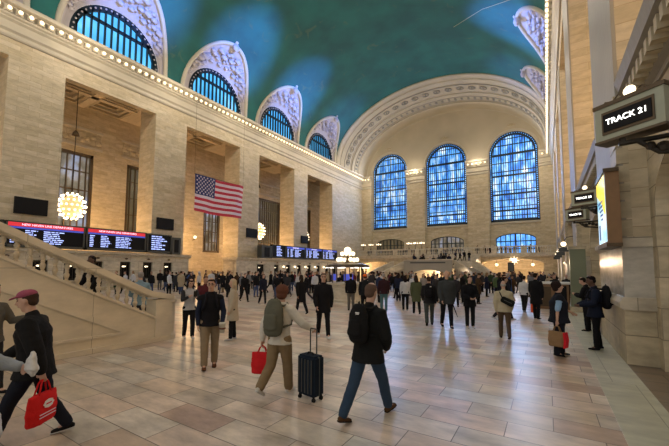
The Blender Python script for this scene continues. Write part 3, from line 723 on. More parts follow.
# double staircase in front of the balcony
def far_stair():
    t=empty('double_staircase',(-13.1,44,0)); t.scale=(.786,.786,.85)
    A=(-4.6,3.6)
    m=MB(); op=(-3.5,3.5,0,lambda u:.9+1.4*math.sqrt(max(0,1-(u/3.55)**2)))
    us=[-4.0,4.0]+cosine(-3.5,3.5,16); columns(m,us,0,3.75,[op],lambda u,z:(u,0,z),'grey stone'); reveal(m,op,lambda u,z:(u,0,z),lambda u,z:(u,1.6,z),'grey stone',16,False)
    m.box(-4.0,4.0,.02,.35,2.6,3.75,'grey stone'); m.build('front_wall',t)
    m=MB(); m.box(-4.0,4.0,.3,16,2.55,2.75,'pale marble'); m.build('landing',t)
    m=MB()
    for i in range(16): m.box(-4.0,4.0,16+i*.72,16.72+i*.72,2.2,2.75+(i+1)*.165,'pale marble')
    m.build('upper_steps',t)
    m=MB(); m.box(-4.0,4.0,5,5.2,0,2.6,'pale marble'); m.build('back_wall',t)
    m=MB(); m.box(-4.1,4.1,-.12,.42,3.75,3.9,'pale marble'); m.build('coping',t)
    m=MB(); m.box(-2.9,2.9,-.04,0,3.3,3.5,'charcoal metal'); m.build('inscription_panel',t)
    for s in (-1,1):
        m=MB(); N=16
        for i in range(N):
            u=i/N; z=2.7*(1-u)-.08; 
            c0=Vector((s*(4.0+3.4*math.sin(u*PI/2)),1.2-5.2*(u**1.3),0)); u2=(i+1)/N
            c1=Vector((s*(4.0+3.4*math.sin(u2*PI/2)),1.2-5.2*(u2**1.3),0))
            o0=c0+Vector((s*2.6,.8+1.8*u*0,0)); o1=c1+Vector((s*2.6,.8,0))
            vs=[c0,c1,o1,o0]; z=max(z,.1)
            m.add([(*v.xy,0) for v in vs]+[(*v.xy,z) for v in vs],[(0,1,2,3),(4,5,6,7),(0,1,5,4),(1,2,6,5),(2,3,7,6),(3,0,4,7)],'grey stone')
        m.build('steps',t)
        for off,nm in ((0,'inner_parapet'),(2.6,'outer_parapet')):
            m=MB()
            for i in range(N):
                q=[]
                for u in (i/N,(i+1)/N):
                    c=Vector((s*(4.0+3.4*math.sin(u*PI/2)+off),1.2-5.2*(u**1.3)+(.8 if off else 0),0)); q.append((c,2.7*(1-u)+1.08))
                (a,za),(b,zb)=q; d=Vector((s*.3,0,0))
                vs=[a,b,b+d,a+d]; zz=[za,zb,zb,za]
                m.add([(*v.xy,0) for v in vs]+[(v.x,v.y,z) for v,z in zip(vs,zz)],[(0,1,2,3),(4,5,6,7),(0,1,5,4),(1,2,6,5),(2,3,7,6),(3,0,4,7)],'pale marble')
            m.build(nm,t)
    tag(t,'grey stone double staircase with central arch below the far balcony','staircase')
far_stair()
# lamps on balcony, below, info booth
def candelabra(x,y,z,n,label,h=1.1,grp='globe lamps on the far balcony'):
    t=empty('globe_lamp',(x,y,z)); m=MB(); m.lathe([(.16,0),(.1,.1),(.05,.25),(.04,h)],(0,0,0),'bronze',8)
    for i in range(n):
        a=2*PI*i/n; m.tube([(0,0,h*.7),(.4*math.cos(a),.4*math.sin(a),h*.75),(.45*math.cos(a),.45*math.sin(a),h*.95)],.03,'bronze',5)
    m.build('stand',t); 
    for i in range(n):
        a=2*PI*i/n; m=MB(); m.ball((.45*math.cos(a),.45*math.sin(a),h*.95+.12),.13,'globe light',8); m.build('globe',t,True)
    m=MB(); m.ball((0,0,h+.15),.15,'globe light',8); m.build('globe',t,True); tag(t,label,'lamp',grp)
for x in (-33.4,-31.6,-29.8,-23.2,-21.9,-20.6): candelabra(x,BF-.3,ZB+1.5,3,'bronze globe lamp on the left half of the far balcony balustrade',1.0)
def ceiling_star(x,y,z,r,label):
    t=empty('ceiling_lamp',(x,y,z)); m=MB()
    for i in range(8):
        a=2*PI*i/8; m.tube([(0,0,0),(r*math.cos(a),0,r*math.sin(a))],[.09,.02],'globe light',5)
    m.ball((0,0,0),r*.5,'globe light',10); m.build('globe',t,True); m=MB(); m.tube([(0,0,r*.4),(0,0,ZB-.35-z)],.03,'bronze',5); m.build('stem',t); tag(t,label,'lamp')
ceiling_star(-4.6,64.9,3.6,.75,'bright star-shaped lamp hanging in front of the right lower arch')
ceiling_star(-7.6,67.5,2.9,.3,'small lamp hanging in the left part of the right lower arch')
ceiling_star(-2.0,67.5,2.9,.3,'small lamp hanging in the right part of the right lower arch')
ceiling_star(-29,67.5,2.6,.3,'small lamp hanging inside the left lower arch of the balcony')
t=empty('hall_sign',(-4.9,62,0)); m=MB(); m.box(-.05,.05,-.05,.05,0,1.6,'black'); m.build('post',t); m=MB(); m.box(-.45,.45,-.08,.08,1.6,3.2,'black'); m.build('panel',t); m=MB(); m.box(-.36,.36,-.09,-.08,1.75,3.05,'charcoal metal'); m.build('face',t); tag(t,'upright dark sign panel standing before the right lower arch','sign')

def info_booth(cx,cy):
    t=empty('information_booth',(cx,cy,0))
    m=MB(); m.lathe([(1.35,0),(1.35,.12),(1.25,.16),(1.25,1.0),(1.36,1.05),(1.36,1.15),(.0,1.15)],(0,0,0),'pale marble',24); m.build('marble_base',t)
    for i in range(8):
        a=2*PI*(i+.5)/8; m=MB(); m.tube([(1.18*math.cos(a),1.18*math.sin(a),1.1),(1.18*math.cos(a),1.18*math.sin(a),2.15)],.045,'bronze',6); m.build('mullion',t)
    m=MB(); m.lathe([(1.3,2.12),(1.42,2.16),(1.42,2.24),(1.3,2.3),(.9,2.4),(.0,2.42)],(0,0,0),'bronze',24); cn=m.build('canopy',t)
    for i in range(10):
        a=2*PI*i/10; m=MB(); m.obox((1.35*math.cos(a),1.35*math.sin(a),2.09),(-math.sin(a),math.cos(a),0),(math.cos(a),math.sin(a),0),(0,0,1),.13,.05,.02,'lit white'); m.build('canopy_light',cn)
    for i in range(6):
        a=2*PI*i/6+.3; m=MB(); m.ball((.62*math.cos(a),.62*math.sin(a),2.62),.14,'globe light',8); m.build('globe',t,True)
    m=MB(); m.lathe([(.3,2.42),(.14,2.5),(.08,2.7),(.08,2.95),(.2,3.0)],(0,0,0),'bronze',12); m.build('clock_stand',t)
    m=MB(); m.ball((0,0,3.2),.24,'globe light',12); m.build('clock',t,True)
    for i in range(4):
        a=2*PI*i/4+.3; m=MB(); m.ball((.36*math.cos(a),.36*math.sin(a),3.0),.14,'globe light',8); m.build('globe',t,True)
    for a in (-1.0,-2.2):
        m=MB(); m.obox((.95*math.cos(a),.95*math.sin(a),1.5),(-math.sin(a),math.cos(a),0),(math.cos(a),math.sin(a),0),(0,0,1),.28,.03,.2,'led blue'); m.build('monitor',t)
    tag(t,'round information booth with marble base and cluster of glowing globes, mid-hall','booth')
info_booth(-10.9,19.2)

# ------------------------------------------------------------------ people
def loft(bm,pts,rr,side=None,n=12,cap=True,cap0=True):
    """closed limb: pts centres, rr radii or (ra,rb) along side / across"""
    pts=[Vector(p) for p in pts]; rr=[(r,r) if not isinstance(r,tuple) else r for r in rr]
    if cap:
        t0=(pts[1]-pts[0]).normalized(); t1=(pts[-1]-pts[-2]).normalized(); a,b=rr[0],rr[-1]
        pts=pts+[pts[-1]+t1*min(b)*.5,pts[-1]+t1*min(b)*.85]; rr=rr+[(b[0]*.85,b[1]*.85),(b[0]*.45,b[1]*.45)]
        if cap0: pts=[pts[0]-t0*min(a)*.85,pts[0]-t0*min(a)*.5]+pts; rr=[(a[0]*.45,a[1]*.45),(a[0]*.85,a[1]*.85)]+rr
    rings=[];prev=None
    for i,p in enumerate(pts):
        t=(pts[min(i+1,len(pts)-1)]-pts[max(i-1,0)]).normalized()
        s=Vector(side) if side is not None else (prev if prev is not None else (V(1,0,0) if abs(t.x)<.8 else V(0,1,0)))
        a=(s-t*s.dot(t)); a=a.normalized() if a.length>1e-4 else V(0,1,0); prev=a; b=t.cross(a)
        rings.append([bm.verts.new(p+a*math.cos(2*PI*k/n)*rr[i][0]+b*math.sin(2*PI*k/n)*rr[i][1]) for k in range(n)])
    for r0,r1 in zip(rings,rings[1:]):
        for k in range(n): bm.faces.new((r0[k],r0[(k+1)%n],r1[(k+1)%n],r1[k]))
    bm.faces.new(rings[0][::-1]); bm.faces.new(rings[-1])
def ell(bm,c,r,n=12,rot=None):
    c=Vector(c); k=8; rings=[]
    for j in range(1,k):
        a=PI*j/k; rings.append([bm.verts.new(c+((rot or Matrix.Identity(3))@V(math.sin(a)*math.cos(2*PI*i/n)*r[0],math.sin(a)*math.sin(2*PI*i/n)*r[1],-math.cos(a)*r[2]))) for i in range(n)])
    for r0,r1 in zip(rings,rings[1:]):
        for i in range(n): bm.faces.new((r0[i],r0[(i+1)%n],r1[(i+1)%n],r1[i]))
    bm.faces.new(rings[0][::-1]); bm.faces.new(rings[-1])
def solidify(bm,name,vox,wr=0,smooth=2,seed=0):
    bmesh.ops.recalc_face_normals(bm,faces=bm.faces)
    me=bpy.data.meshes.new(name); bm.to_mesh(me); bm.free()
    o=bpy.data.objects.new('tmp',me); C.objects.link(o)
    md=o.modifiers.new('r','REMESH'); md.mode='VOXEL'; md.voxel_size=vox
    if smooth: sm=o.modifiers.new('s','SMOOTH'); sm.iterations=smooth; sm.factor=.5
    bpy.context.view_layer.update()
    out=bpy.data.meshes.new_from_object(o.evaluated_get(bpy.context.evaluated_depsgraph_get()))
    bpy.data.objects.remove(o); bpy.data.meshes.remove(me); out.name=name
    if wr:
        ns=[v.normal.copy() for v in out.vertices]
        for v,nn in zip(out.vertices,ns):
            c=v.co; w=noise.noise(V(c.x*9+seed,c.y*9,c.z*16))+.5*noise.noise(V(c.x*22,c.y*22+seed,c.z*34)); v.co=c+nn*w*wr
    out.polygons.foreach_set('use_smooth',[True]*len(out.polygons)); return out
POSES={
 'stand':dict(),
 'stand_b':dict(legL=(6,4),legR=(-3,2),armL=(5,9,12,4),armR=(2,8,10,4)),
 'phone':dict(armL=(22,10,88,38),armR=(26,12,84,36),head=(22,0)),
 'hold':dict(armL=(10,10,65,30),armR=(14,10,55,34),head=(6,10)),
 'walk':dict(legL=(24,6),legR=(-20,22),armL=(-18,8,14,3),armR=(20,8,22,5),lean=3),
 'walk_b':dict(legL=(-18,26),legR=(22,6),armL=(18,8,20,5),armR=(-16,8,14,3),lean=3),
 'stroll':dict(legL=(12,8),legR=(-12,12),armL=(-6,8,14,5),armR=(8,8,18,5),lean=2),
}
def skel(p):
    lean=math.radians(p.get('lean',0)); j={}
    up=V(0,math.sin(lean),math.cos(lean)); fw=V(0,math.cos(lean),-math.sin(lean))
    pel=V(0,0,.93); j['up']=up; j['fw']=fw
    tw=math.radians(p.get('twist',0)); sx=V(math.cos(tw),math.sin(tw),0)
    j['pel']=pel; j['waist']=pel+up*.16; j['chest']=pel+up*.36; j['sh']=pel+up*.475; j['neck']=pel+up*.54; j['sx']=sx
    hp,ht=p.get('head',(0,0)); hp=math.radians(hp+p.get('lean',0)*.4); ht=math.radians(ht)
    R=Matrix.Rotation(ht,3,'Z')@Matrix.Rotation(-hp,3,'X'); j['R']=R; j['head']=j['neck']+up*.04+R@V(0,.025,.155)
    for s,k in ((-1,'L'),(1,'R')):
        hip,kn=p.get('leg'+k,(0,2)); h=math.radians(hip); q=math.radians(hip-kn)
        H=pel+V(s*.095,0,-.02); K=H+V(s*.005,math.sin(h),-math.cos(h))*.43; A=K+V(0,math.sin(q),-math.cos(q))*.41
        j['hip'+k]=H;j['knee'+k]=K;j['ank'+k]=A
        tp=math.radians(p.get('foot'+k,max(-35,min(12,(hip-kn)*.55)))); j['toe'+k]=V(0,math.cos(tp),math.sin(tp)); j['tn'+k]=V(0,-math.sin(tp),math.cos(tp))
        a,b,e,i=p.get('arm'+k,(3,8,10,3)); a,b,e,i=map(math.radians,(a,b,e,i))
        SH=j['sh']+sx*(s*.185)-up*.02; d=V(s*math.sin(b),math.cos(b)*math.sin(a),-math.cos(b)*math.cos(a))
        EL=SH+d*.285; d2=V(-s*math.sin(i),math.cos(i)*math.sin(a+e),-math.cos(i)*math.cos(a+e)); WR=EL+d2*.25
        j['sho'+k]=SH;j['elb'+k]=EL;j['wri'+k]=WR;j['hd'+k]=d2
        pn=V(-s,0,0); pn=(pn-d2*pn.dot(d2)); pn=pn.normalized() if pn.length>.2 else V(0,0,-1); j['pn'+k]=pn; j['hand'+k]=WR+d2*.10+pn*.02
    mz=min(j['ank'+k].z-.075+min(0,(j['toe'+k]*.19).z+.0) for k in 'LR')
    j['dz']=-mz
    return j
def part_mesh(part,pose,vox,opt):
    p=pose if isinstance(pose,dict) else POSES[pose]; j=skel(p); bm=bmesh.new(); dz=V(0,0,j['dz']); up,sx,fw=j['up'],j['sx'],j['fw']
    wide=opt.get('wide',1.0); f=1.0; wr=0; T=lambda v:v+dz
    if part=='body':
        h=T(j['head']); R=j['R']
        def hp(x,y,z): return h+R@V(x,y,z)
        loft(bm,[hp(0,.045,-.105),hp(0,.03,-.075),hp(0,.012,-.03),hp(0,.0,.02),hp(0,-.005,.065),hp(0,-.008,.095)],[(.026,.03),(.05,.052),(.064,.078),(.072,.09),(.068,.088),(.05,.066)],side=R@V(1,0,0),n=16)
        loft(bm,[hp(0,.092,.02),hp(0,.108,-.022)],[.010,.017],n=8)          # nose
        loft(bm,[hp(-.02,.083,-.058),hp(.02,.083,-.058)],[.010,.010],n=8)   # mouth swell
        for s in (-1,1): ell(bm,hp(s*.074,-.005,.0),(.012,.02,.032),8,R)
        loft(bm,[T(j['sh'])-up*.02,T(j['neck']),hp(0,-.012,-.06)],[(.07,.06),.055,.054],n=12)
        loft(bm,[T(j['pel']),T(j['waist']),T(j['chest']),T(j['sh'])-up*.02],[(.14,.095),(.125,.085),(.15,.095),(.13,.06)],side=sx)
        for k,s in (('L',-1),('R',1)):
            loft(bm,[T(j['sh']),T(j['sho'+k]),T(j['elb'+k]),T(j['elb'+k]).lerp(T(j['wri'+k]),.35),T(j['wri'+k])],[.045,.045,.034,.036,.025])
            loft(bm,[T(j['hip'+k]),T(j['knee'+k]),T(j['knee'+k]).lerp(T(j['ank'+k]),.3),T(j['ank'+k])],[.075,.048,.05,.034])
            loft(bm,[T(j['ank'+k]),T(j['ank'+k])+j['toe'+k]*.08-j['tn'+k]*.04],[.034,.03])
            d,pn,w=j['hd'+k],j['pn'+k],T(j['wri'+k]); sd=d.cross(pn)*(-s if True else 1)   # sd toward thumb side
            if sd.y<0 and abs(sd.y)>abs(sd.z): sd=-sd
            g=opt.get('grip',.45)
            loft(bm,[w,w+d*.05,w+d*.088],[(.020,.026),(.014,.038),(.013,.038)],side=pn)
            for q,ln in enumerate((.068,.078,.072,.058)):
                b0=w+d*.085+sd*(.027-.018*q); d1=(d+pn*g*.6).normalized(); b1=b0+d1*ln*.45; d2=(d*(1-g*.6)+pn*g*1.6).normalized(); b2=b1+d2*ln*.3; d3=(d*(1-g*1.4)+pn*g*2).normalized(); b3=b2+d3*ln*.25
                loft(bm,[b0,b1,b2,b3],[.0095,.009,.0085,.0075],n=8)
            t0=w+d*.03+sd*.025; t1=t0+(sd*.7+d*.6+pn*.3).normalized()*.036; t2=t1+(sd*.1+d+pn*.4).normalized()*.03
            loft(bm,[t0,t1,t2],[.013,.011,.009],n=8)
        sm=1
    elif part in('jacket','coat','shirt'):
        ex={'jacket':.022,'coat':.026,'shirt':.010}[part]*wide; lo={'jacket':-.10,'coat':-.36,'shirt':-.08}[part]-opt.get('longer',0); wr=.006
        z0=T(j['pel'])+V(0,0,lo); bulk=opt.get('bulk',1)
        pts=[z0,T(j['pel'])+V(0,0,.0),T(j['waist']),T(j['chest']),T(j['sh'])-up*.05,T(j['sh'])+up*.02,T(j['neck'])-up*.005]
        loft(bm,pts,[((.19+ex)*bulk,(.152+ex)*bulk),((.165+ex)*bulk,(.118+ex)*bulk),((.145+ex)*bulk,(.11+ex)*bulk),((.168+ex)*bulk,(.122+ex)*bulk),(.175+ex,.105+ex),(.13+ex,.07+ex),(.062+ex*.5,.058+ex*.5)],side=sx,n=18,cap0=False)
        for k in 'LR':
            a,b,c=T(j['sho'+k]),T(j['elb'+k]),T(j['wri'+k]); end=c if opt.get('sleeve',1) else a.lerp(b,.75)
            if opt.get('sleeve',1)==0: loft(bm,[T(j['sh']),a,a.lerp(b,.8)],[.07+ex,.064+ex,.05+ex],n=12)
            elif opt.get('sleeve',1)==-1: loft(bm,[T(j['sh']),a],[.06+ex,.05+ex],n=12)
            else: loft(bm,[T(j['sh']),a,a.lerp(b,.5),b,b.lerp(c,.5),c-j['hd'+k]*.0],[.065+ex,.062+ex,.052+ex,.045+ex,.040+ex,.031+ex*.7],n=12)
        if opt.get('hood'):
            n0=T(j['neck']); 
            for q in range(7):
                a=PI*(q/6); ell(bm,n0+V(.085*math.cos(a),-.02-.085*math.sin(a),.0+.02*math.sin(a)),(.04,.045,.045),10)
        else:
            n0=T(j['neck']); loft(bm,[n0-up*.03,n0+up*.025],[(.078,.078),(.07,.07)],n=14)
        sm=2
    elif part=='sleeves':  # separate under-sleeves for a vest
        wr=.004
        for k in 'LR':
            a,b,c=T(j['sho'+k]),T(j['elb'+k]),T(j['wri'+k]); end=opt.get('slen',1)
            if end==1: loft(bm,[a,a.lerp(b,.5),b,b.lerp(c,.5),c],[.07,.062,.056,.05,.04],n=12)
            else: loft(bm,[a,a.lerp(b,.5),a.lerp(b,.95)],[.075,.068,.062],n=12)
        sm=2
    elif part=='trousers':
        wr=.005; ex=opt.get('loose',.014)
        loft(bm,[T(j['pel'])+V(0,0,-.06),T(j['pel'])+V(0,0,.05),T(j['pel'])+V(0,0,.09)],[(.165*wide,.118*wide),(.16*wide,.112*wide),(.145*wide,.10*wide)],side=V(1,0,0),n=18)
        for k in 'LR':
            H,K,A=T(j['hip'+k]),T(j['knee'+k]),T(j['ank'+k]); 
            loft(bm,[H,H.lerp(K,.4),K,K.lerp(A,.45),A-(A-K).normalized()*.01],[.088*wide+ex,.076*wide+ex,.056*wide+ex,.053+ex,.044+ex],n=14)
        sm=2
    elif part in('shoeL','shoeR'):
        k=part[-1]; A=T(j['ank'+k]); t,n=j['toe'+k],j['tn'+k]
        b=A-n*.045
        loft(bm,[b-t*.045,b+t*.02,b+t*.09-n*.006,b+t*.155-n*.012],[(.036,.032),(.042,.036),(.046,.028),(.038,.02)],side=V(1,0,0),n=12)
        loft(bm,[A+n*.03,A-n*.04],[.046,.042],n=12)
        sm=1
    elif part in('soleL','soleR'):
        k=part[-1]; A=T(j['ank'+k]); t,n=j['toe'+k],j['tn'+k]; b=A-n*.072
        loft(bm,[b-t*.055,b+t*.02,b+t*.10,b+t*.17],[(.038,.014),(.042,.014),(.05,.014),(.038,.014)],side=V(1,0,0),n=12); sm=1
    elif part=='hair':
        h=T(j['head']); R=j['R']; hp=lambda x,y,z:h+R@V(x,y,z); st=opt.get('hair','short'); wr=.003
        if st=='bald': 
            for s in (-1,1): ell(bm,hp(s*.05,-.035,.01),(.032,.055,.045),10,R)
            ell(bm,hp(0,-.07,.0),(.055,.03,.05),10,R)
        else:
            ell(bm,hp(0,-.022,.045),(.082,.093,.082),16,R); ell(bm,hp(0,-.045,.0),(.074,.062,.075),14,R); ell(bm,hp(0,.02,.088),(.062,.062,.032),12,R)
        if st=='long': 
            loft(bm,[hp(0,-.055,.03),hp(0,-.075,-.07),hp(0,-.09,-.17),hp(0,-.085,-.26)],[(.075,.05),(.085,.045),(.09,.038),(.06,.02)],side=R@V(1,0,0))
            for s in (-1,1): loft(bm,[hp(s*.065,.0,.04),hp(s*.078,-.005,-.06),hp(s*.08,.0,-.15)],[.022,.028,.016])
        if st=='bushy': ell(bm,hp(0,-.03,.05),(.115,.12,.11),14,R); ell(bm,hp(0,-.055,-.03),(.10,.075,.085),12,R)
        sm=1
    elif part=='beanie':
        h=T(j['head']); R=j['R']; hp=lambda x,y,z:h+R@V(x,y,z)
        ell(bm,hp(0,-.012,.065),(.088,.104,.085),16,R); loft(bm,[hp(0,-.01,.03),hp(0,-.01,.055)],[(.09,.106),(.09,.106)],side=R@V(1,0,0),n=18,cap=False); sm=1
    elif part=='cap':
        h=T(j['head']); R=j['R']; hp=lambda x,y,z:h+R@V(x,y,z)
        ell(bm,hp(0,-.008,.075),(.084,.102,.062),16,R); loft(bm,[hp(0,.06,.065),hp(0,.12,.058),hp(0,.155,.045)],[(.07,.012),(.068,.010),(.045,.009)],side=R@V(1,0,0),n=14); sm=1
    me=solidify(bm,part,vox,wr*opt.get('wrk',1),sm,len(part)); return me
CACHE={}
def setmat(o,mat):
    if not o.data.materials: o.data.materials.append(None)
    o.material_slots[0].link='OBJECT'; o.material_slots[0].material=M(mat)
def pmesh(part,pose,vox,opt):
    key=(part,pose if isinstance(pose,str) else id(pose),vox,tuple(sorted(opt.items())))
    if key not in CACHE: CACHE[key]=part_mesh(part,pose,vox,opt)
    return CACHE[key]
def person(loc,az,pose='stand',h=1.78,top='jacket',topc=(.012,.012,.014),legc=(.012,.012,.015),shoec=(.012,.012,.012),hairc=(.02,.012,.008),hair='short',skin='skin light',
           vox=.03,label=None,group=None,hat=None,hatc=(.3,.05,.08),topopt={},legopt={},extra=(),face=False,sole=None,grip=.45,name='person'):
    t=empty(name,(loc[0],loc[1],loc[2] if len(loc)>2 else 0),-math.radians(az)); sc=h/1.765; t.scale=(sc,sc,sc)
    def add(nm,part,mat,opt=None,par=None,v=None):
        o=bpy.data.objects.new(nm,pmesh(part,pose,v or vox,opt or {})); C.objects.link(o); o.parent=par or t; setmat(o,mat); return o
    add('body','body',skin,{'grip':grip} if grip!=.45 else {},v=min(vox,.02) if vox<.02 else vox*.8)
    add({'jacket':'jacket','coat':'coat','shirt':'shirt'}[top],top,cloth(topc),dict(topopt)); add('trousers','trousers',cloth(legc),dict(legopt))
    for k in 'LR':
        s=add('shoe','shoe'+k,cloth(shoec),v=vox*.8)
        if sole: add('sole','sole'+k,cloth(sole),par=s,v=.008)
    if hair: add('hair','hair',cloth(hairc),{'hair':hair},v=vox*.8)
    if hat: add({'cap':'cap','beanie':'beanie'}[hat],hat,cloth(hatc),v=vox*.7)
    for nm,part,col,opt in extra: add(nm,part,cloth(col),opt)
    if face:
        j=skel(pose if isinstance(pose,dict) else POSES[pose]); hd=j['head']+V(0,0,j['dz']); R=j['R']
        for s in (-1,1):
            m=MB(); m.ball(hd+R@V(s*.029,.079,.018),.011,'eye',8,(1.2,.6,.7)); m.build('eye',t)
            m=MB(); m.tube([hd+R@V(s*.014,.092,.04),hd+R@V(s*.046,.076,.042)],.005,cloth(hairc),5); m.build('eyebrow',t)
        m=MB(); m.tube([hd+R@V(-.022,.088,-.058),hd+R@V(0,.094,-.056),hd+R@V(.022,.088,-.058)],.005,'lips',5); m.build('mouth',t)
        if face=='glasses':
            m=MB()
            for s in (-1,1):
                c=hd+R@V(s*.031,.095,.015); m.tube([c+R@V(.024*math.cos(a),0,.017*math.sin(a)) for a in [2*PI*i/10 for i in range(11)]],.0035,'black',5); m.tube([c+R@V(s*.024,0,.005),hd+R@V(s*.076,.0,.012)],.003,'black',4)
            m.build('glasses',t)
    if label: tag(t,label,'person',group)
    t['_h']=sc; return t
def at(t,pose,key,off=(0,0,0)):
    j=skel(pose if isinstance(pose,dict) else POSES[pose]); v=(j[key]+V(0,0,j['dz'])+V(*off))*t['_h']
    return Matrix.Rotation(t.rotation_euler.z,3,'Z')@v+t.location
def rloft(name,parts,vox,mat,parent=None,wr=.004):
    bm=bmesh.new()
    for q in parts: loft(bm,*q[0],**q[1])
    me=solidify(bm,name,vox,wr,2); me.materials.append(M(mat)); o=bpy.data.objects.new(name,me); C.objects.link(o)
    if parent: o.parent=parent
    return o
def backpack(t,pose,col,label,sc=1.0,logo=False,vox=.02,cat='backpack',straps=True):
    P=pose if isinstance(pose,dict) else POSES[pose]; j=skel(P); up,fw=j['up'],j['fw']; dz=V(0,0,j['dz']); c=j['chest']+dz
    b=empty('backpack',t.location,t.rotation_euler.z); b.scale=t.scale; m=cloth(col); w=.15*sc
    back=c-fw*.235
    rloft('bag',[(([back-up*.22*sc,back-up*.1*sc,back+up*.1*sc,back+up*.19*sc],[(w,.09*sc),(w*1.06,.11*sc),(w,.095*sc),(w*.75,.07*sc)]),dict(side=V(1,0,0),n=16))],vox,m,b)
    rloft('front_pocket',[(([back-fw*.085*sc-up*.17*sc,back-fw*.09*sc-up*.0*sc],[(w*.75,.045*sc),(w*.7,.04*sc)]),dict(side=V(1,0,0),n=14))],vox,m,b)
    if straps:
        for s in (-1,1):
            x=s*.10; a=j['sh']+dz
            mm=MB(); mm.tube([back+V(x*.7,0,0)+up*.18,a+V(x,0,0)-fw*.10+up*.05,a+V(x,0,0)+up*.095,a+V(x,0,0)+fw*.135-up*.02,c+V(x*1.25,0,0)+fw*.165-up*.03,c+V(x*1.7,0,0)+fw*.06-up*.14,back+V(x*1.5,0,0)-up*.17+fw*.06],.020,m,6); mm.build('strap',b,True)
    mm=MB(); mm.tube([back+up*.2*sc+V(-.03,0,0),back+up*.28*sc,back+up*.2*sc+V(.03,0,0)],.010,m,6); mm.build('top_handle',b,True)
    if logo:
        mm=MB(); q=back-fw*.108*sc+up*.13*sc+V(.05,0,0); mm.obox(q,(1,0,0),fw,up,.028,.006,.006,'white paint'); mm.obox(q-up*.016,(1,0,0),fw,up,.022,.006,.005,'white paint'); mm.build('logo_patch',b)
    tag(b,label,cat); return b
def tote(p,w,h,d,az,col,label,cat='bag',handle=.16,mark=None,name='tote_bag',side=None):
    """p: hand position; the bag hangs beneath"""
    t=empty(name,(p[0],p[1],p[2]-handle-h),-math.radians(az)); m=cloth(col) 
    rloft('bag',[(([V(0,0,.03),V(0,0,h*.5),V(0,0,h*.97)],[(w*.5,d*.5),(w*.54,d*.5),(w*.5,d*.26)]),dict(side=V(1,0,0),n=20,cap=False))],.015,m,t,.006)
    for s in (-1,1):
        mm=MB(); mm.tube([(-w*.22,s*d*.2,h*.93),(-w*.12,s*d*.12,h+handle*.6),(0,0,h+handle),(w*.12,s*d*.12,h+handle*.6),(w*.22,s*d*.2,h*.93)],.009,m,6); mm.build('handle',t,True)
    if side:
        mm=MB(); mm.prism([(w*.5,.02),(w*.56,h*.5),(w*.5,h*.95),(w*.40,h*.95),(w*.44,h*.5),(w*.40,.02)],'y',-d*.5,d*.5,cloth(side)); mm.build('side_gusset',t)
    if mark:
        mm=MB()
        for s in (-1,1):
            y=s*(d*.5+.004); zc=h*.66; 
            pts=[(w*.26*math.cos(a)*(1 if i%2==0 else .8),zc+h*.13*math.sin(a)) for i,a in enumerate([2*PI*k/16 for k in range(16)])]
            mm.prism([(w*.2*x/(w*.26),z) for x,z in pts],'y',y-.002,y+.002,'white paint')
            mm.box(-w*.10,w*.10,y-.004,y+.004,zc-h*.02,zc+h*.02,m)
            for q in range(2): mm.box(-w*.3,w*.28,y-.002,y+.002,h*(.38-.09*q),h*(.405-.09*q),'flag white')
        mm.build('printed_mark',t)
    tag(t,label,cat); return t

BLK=(.010,.010,.012); NAVY=(.014,.018,.035); KH=(.26,.19,.115); OLV=(.10,.10,.065); CR=(.55,.50,.40); WHT=(.6,.6,.6); GR=(.13,.14,.15)
HV=.012
# the man with the black backpack, centre
pA=dict(legL=(-24,10),legR=(27,8),footL=-16,footR=8,armL=(-8,14,42,18),armR=(4,13,38,22),lean=4,head=(6,0),wrk=1)
A=person((-2.12,4.30),9,pA,1.83,'jacket',(.012,.013,.013),(.035,.06,.10),(.09,.045,.02),(.12,.075,.055),'short','skin light',HV,
  'brown-haired man in black jacket and blue jeans striding right in the centre foreground',topopt={'longer':.05,'wide':1.6,'bulk':1.06},legopt={'loose':.02},sole=(.03,.02,.015))
backpack(A,pA,(.012,.012,.012),'black backpack with small white mark, on the striding man in blue jeans',.92,True,.015)
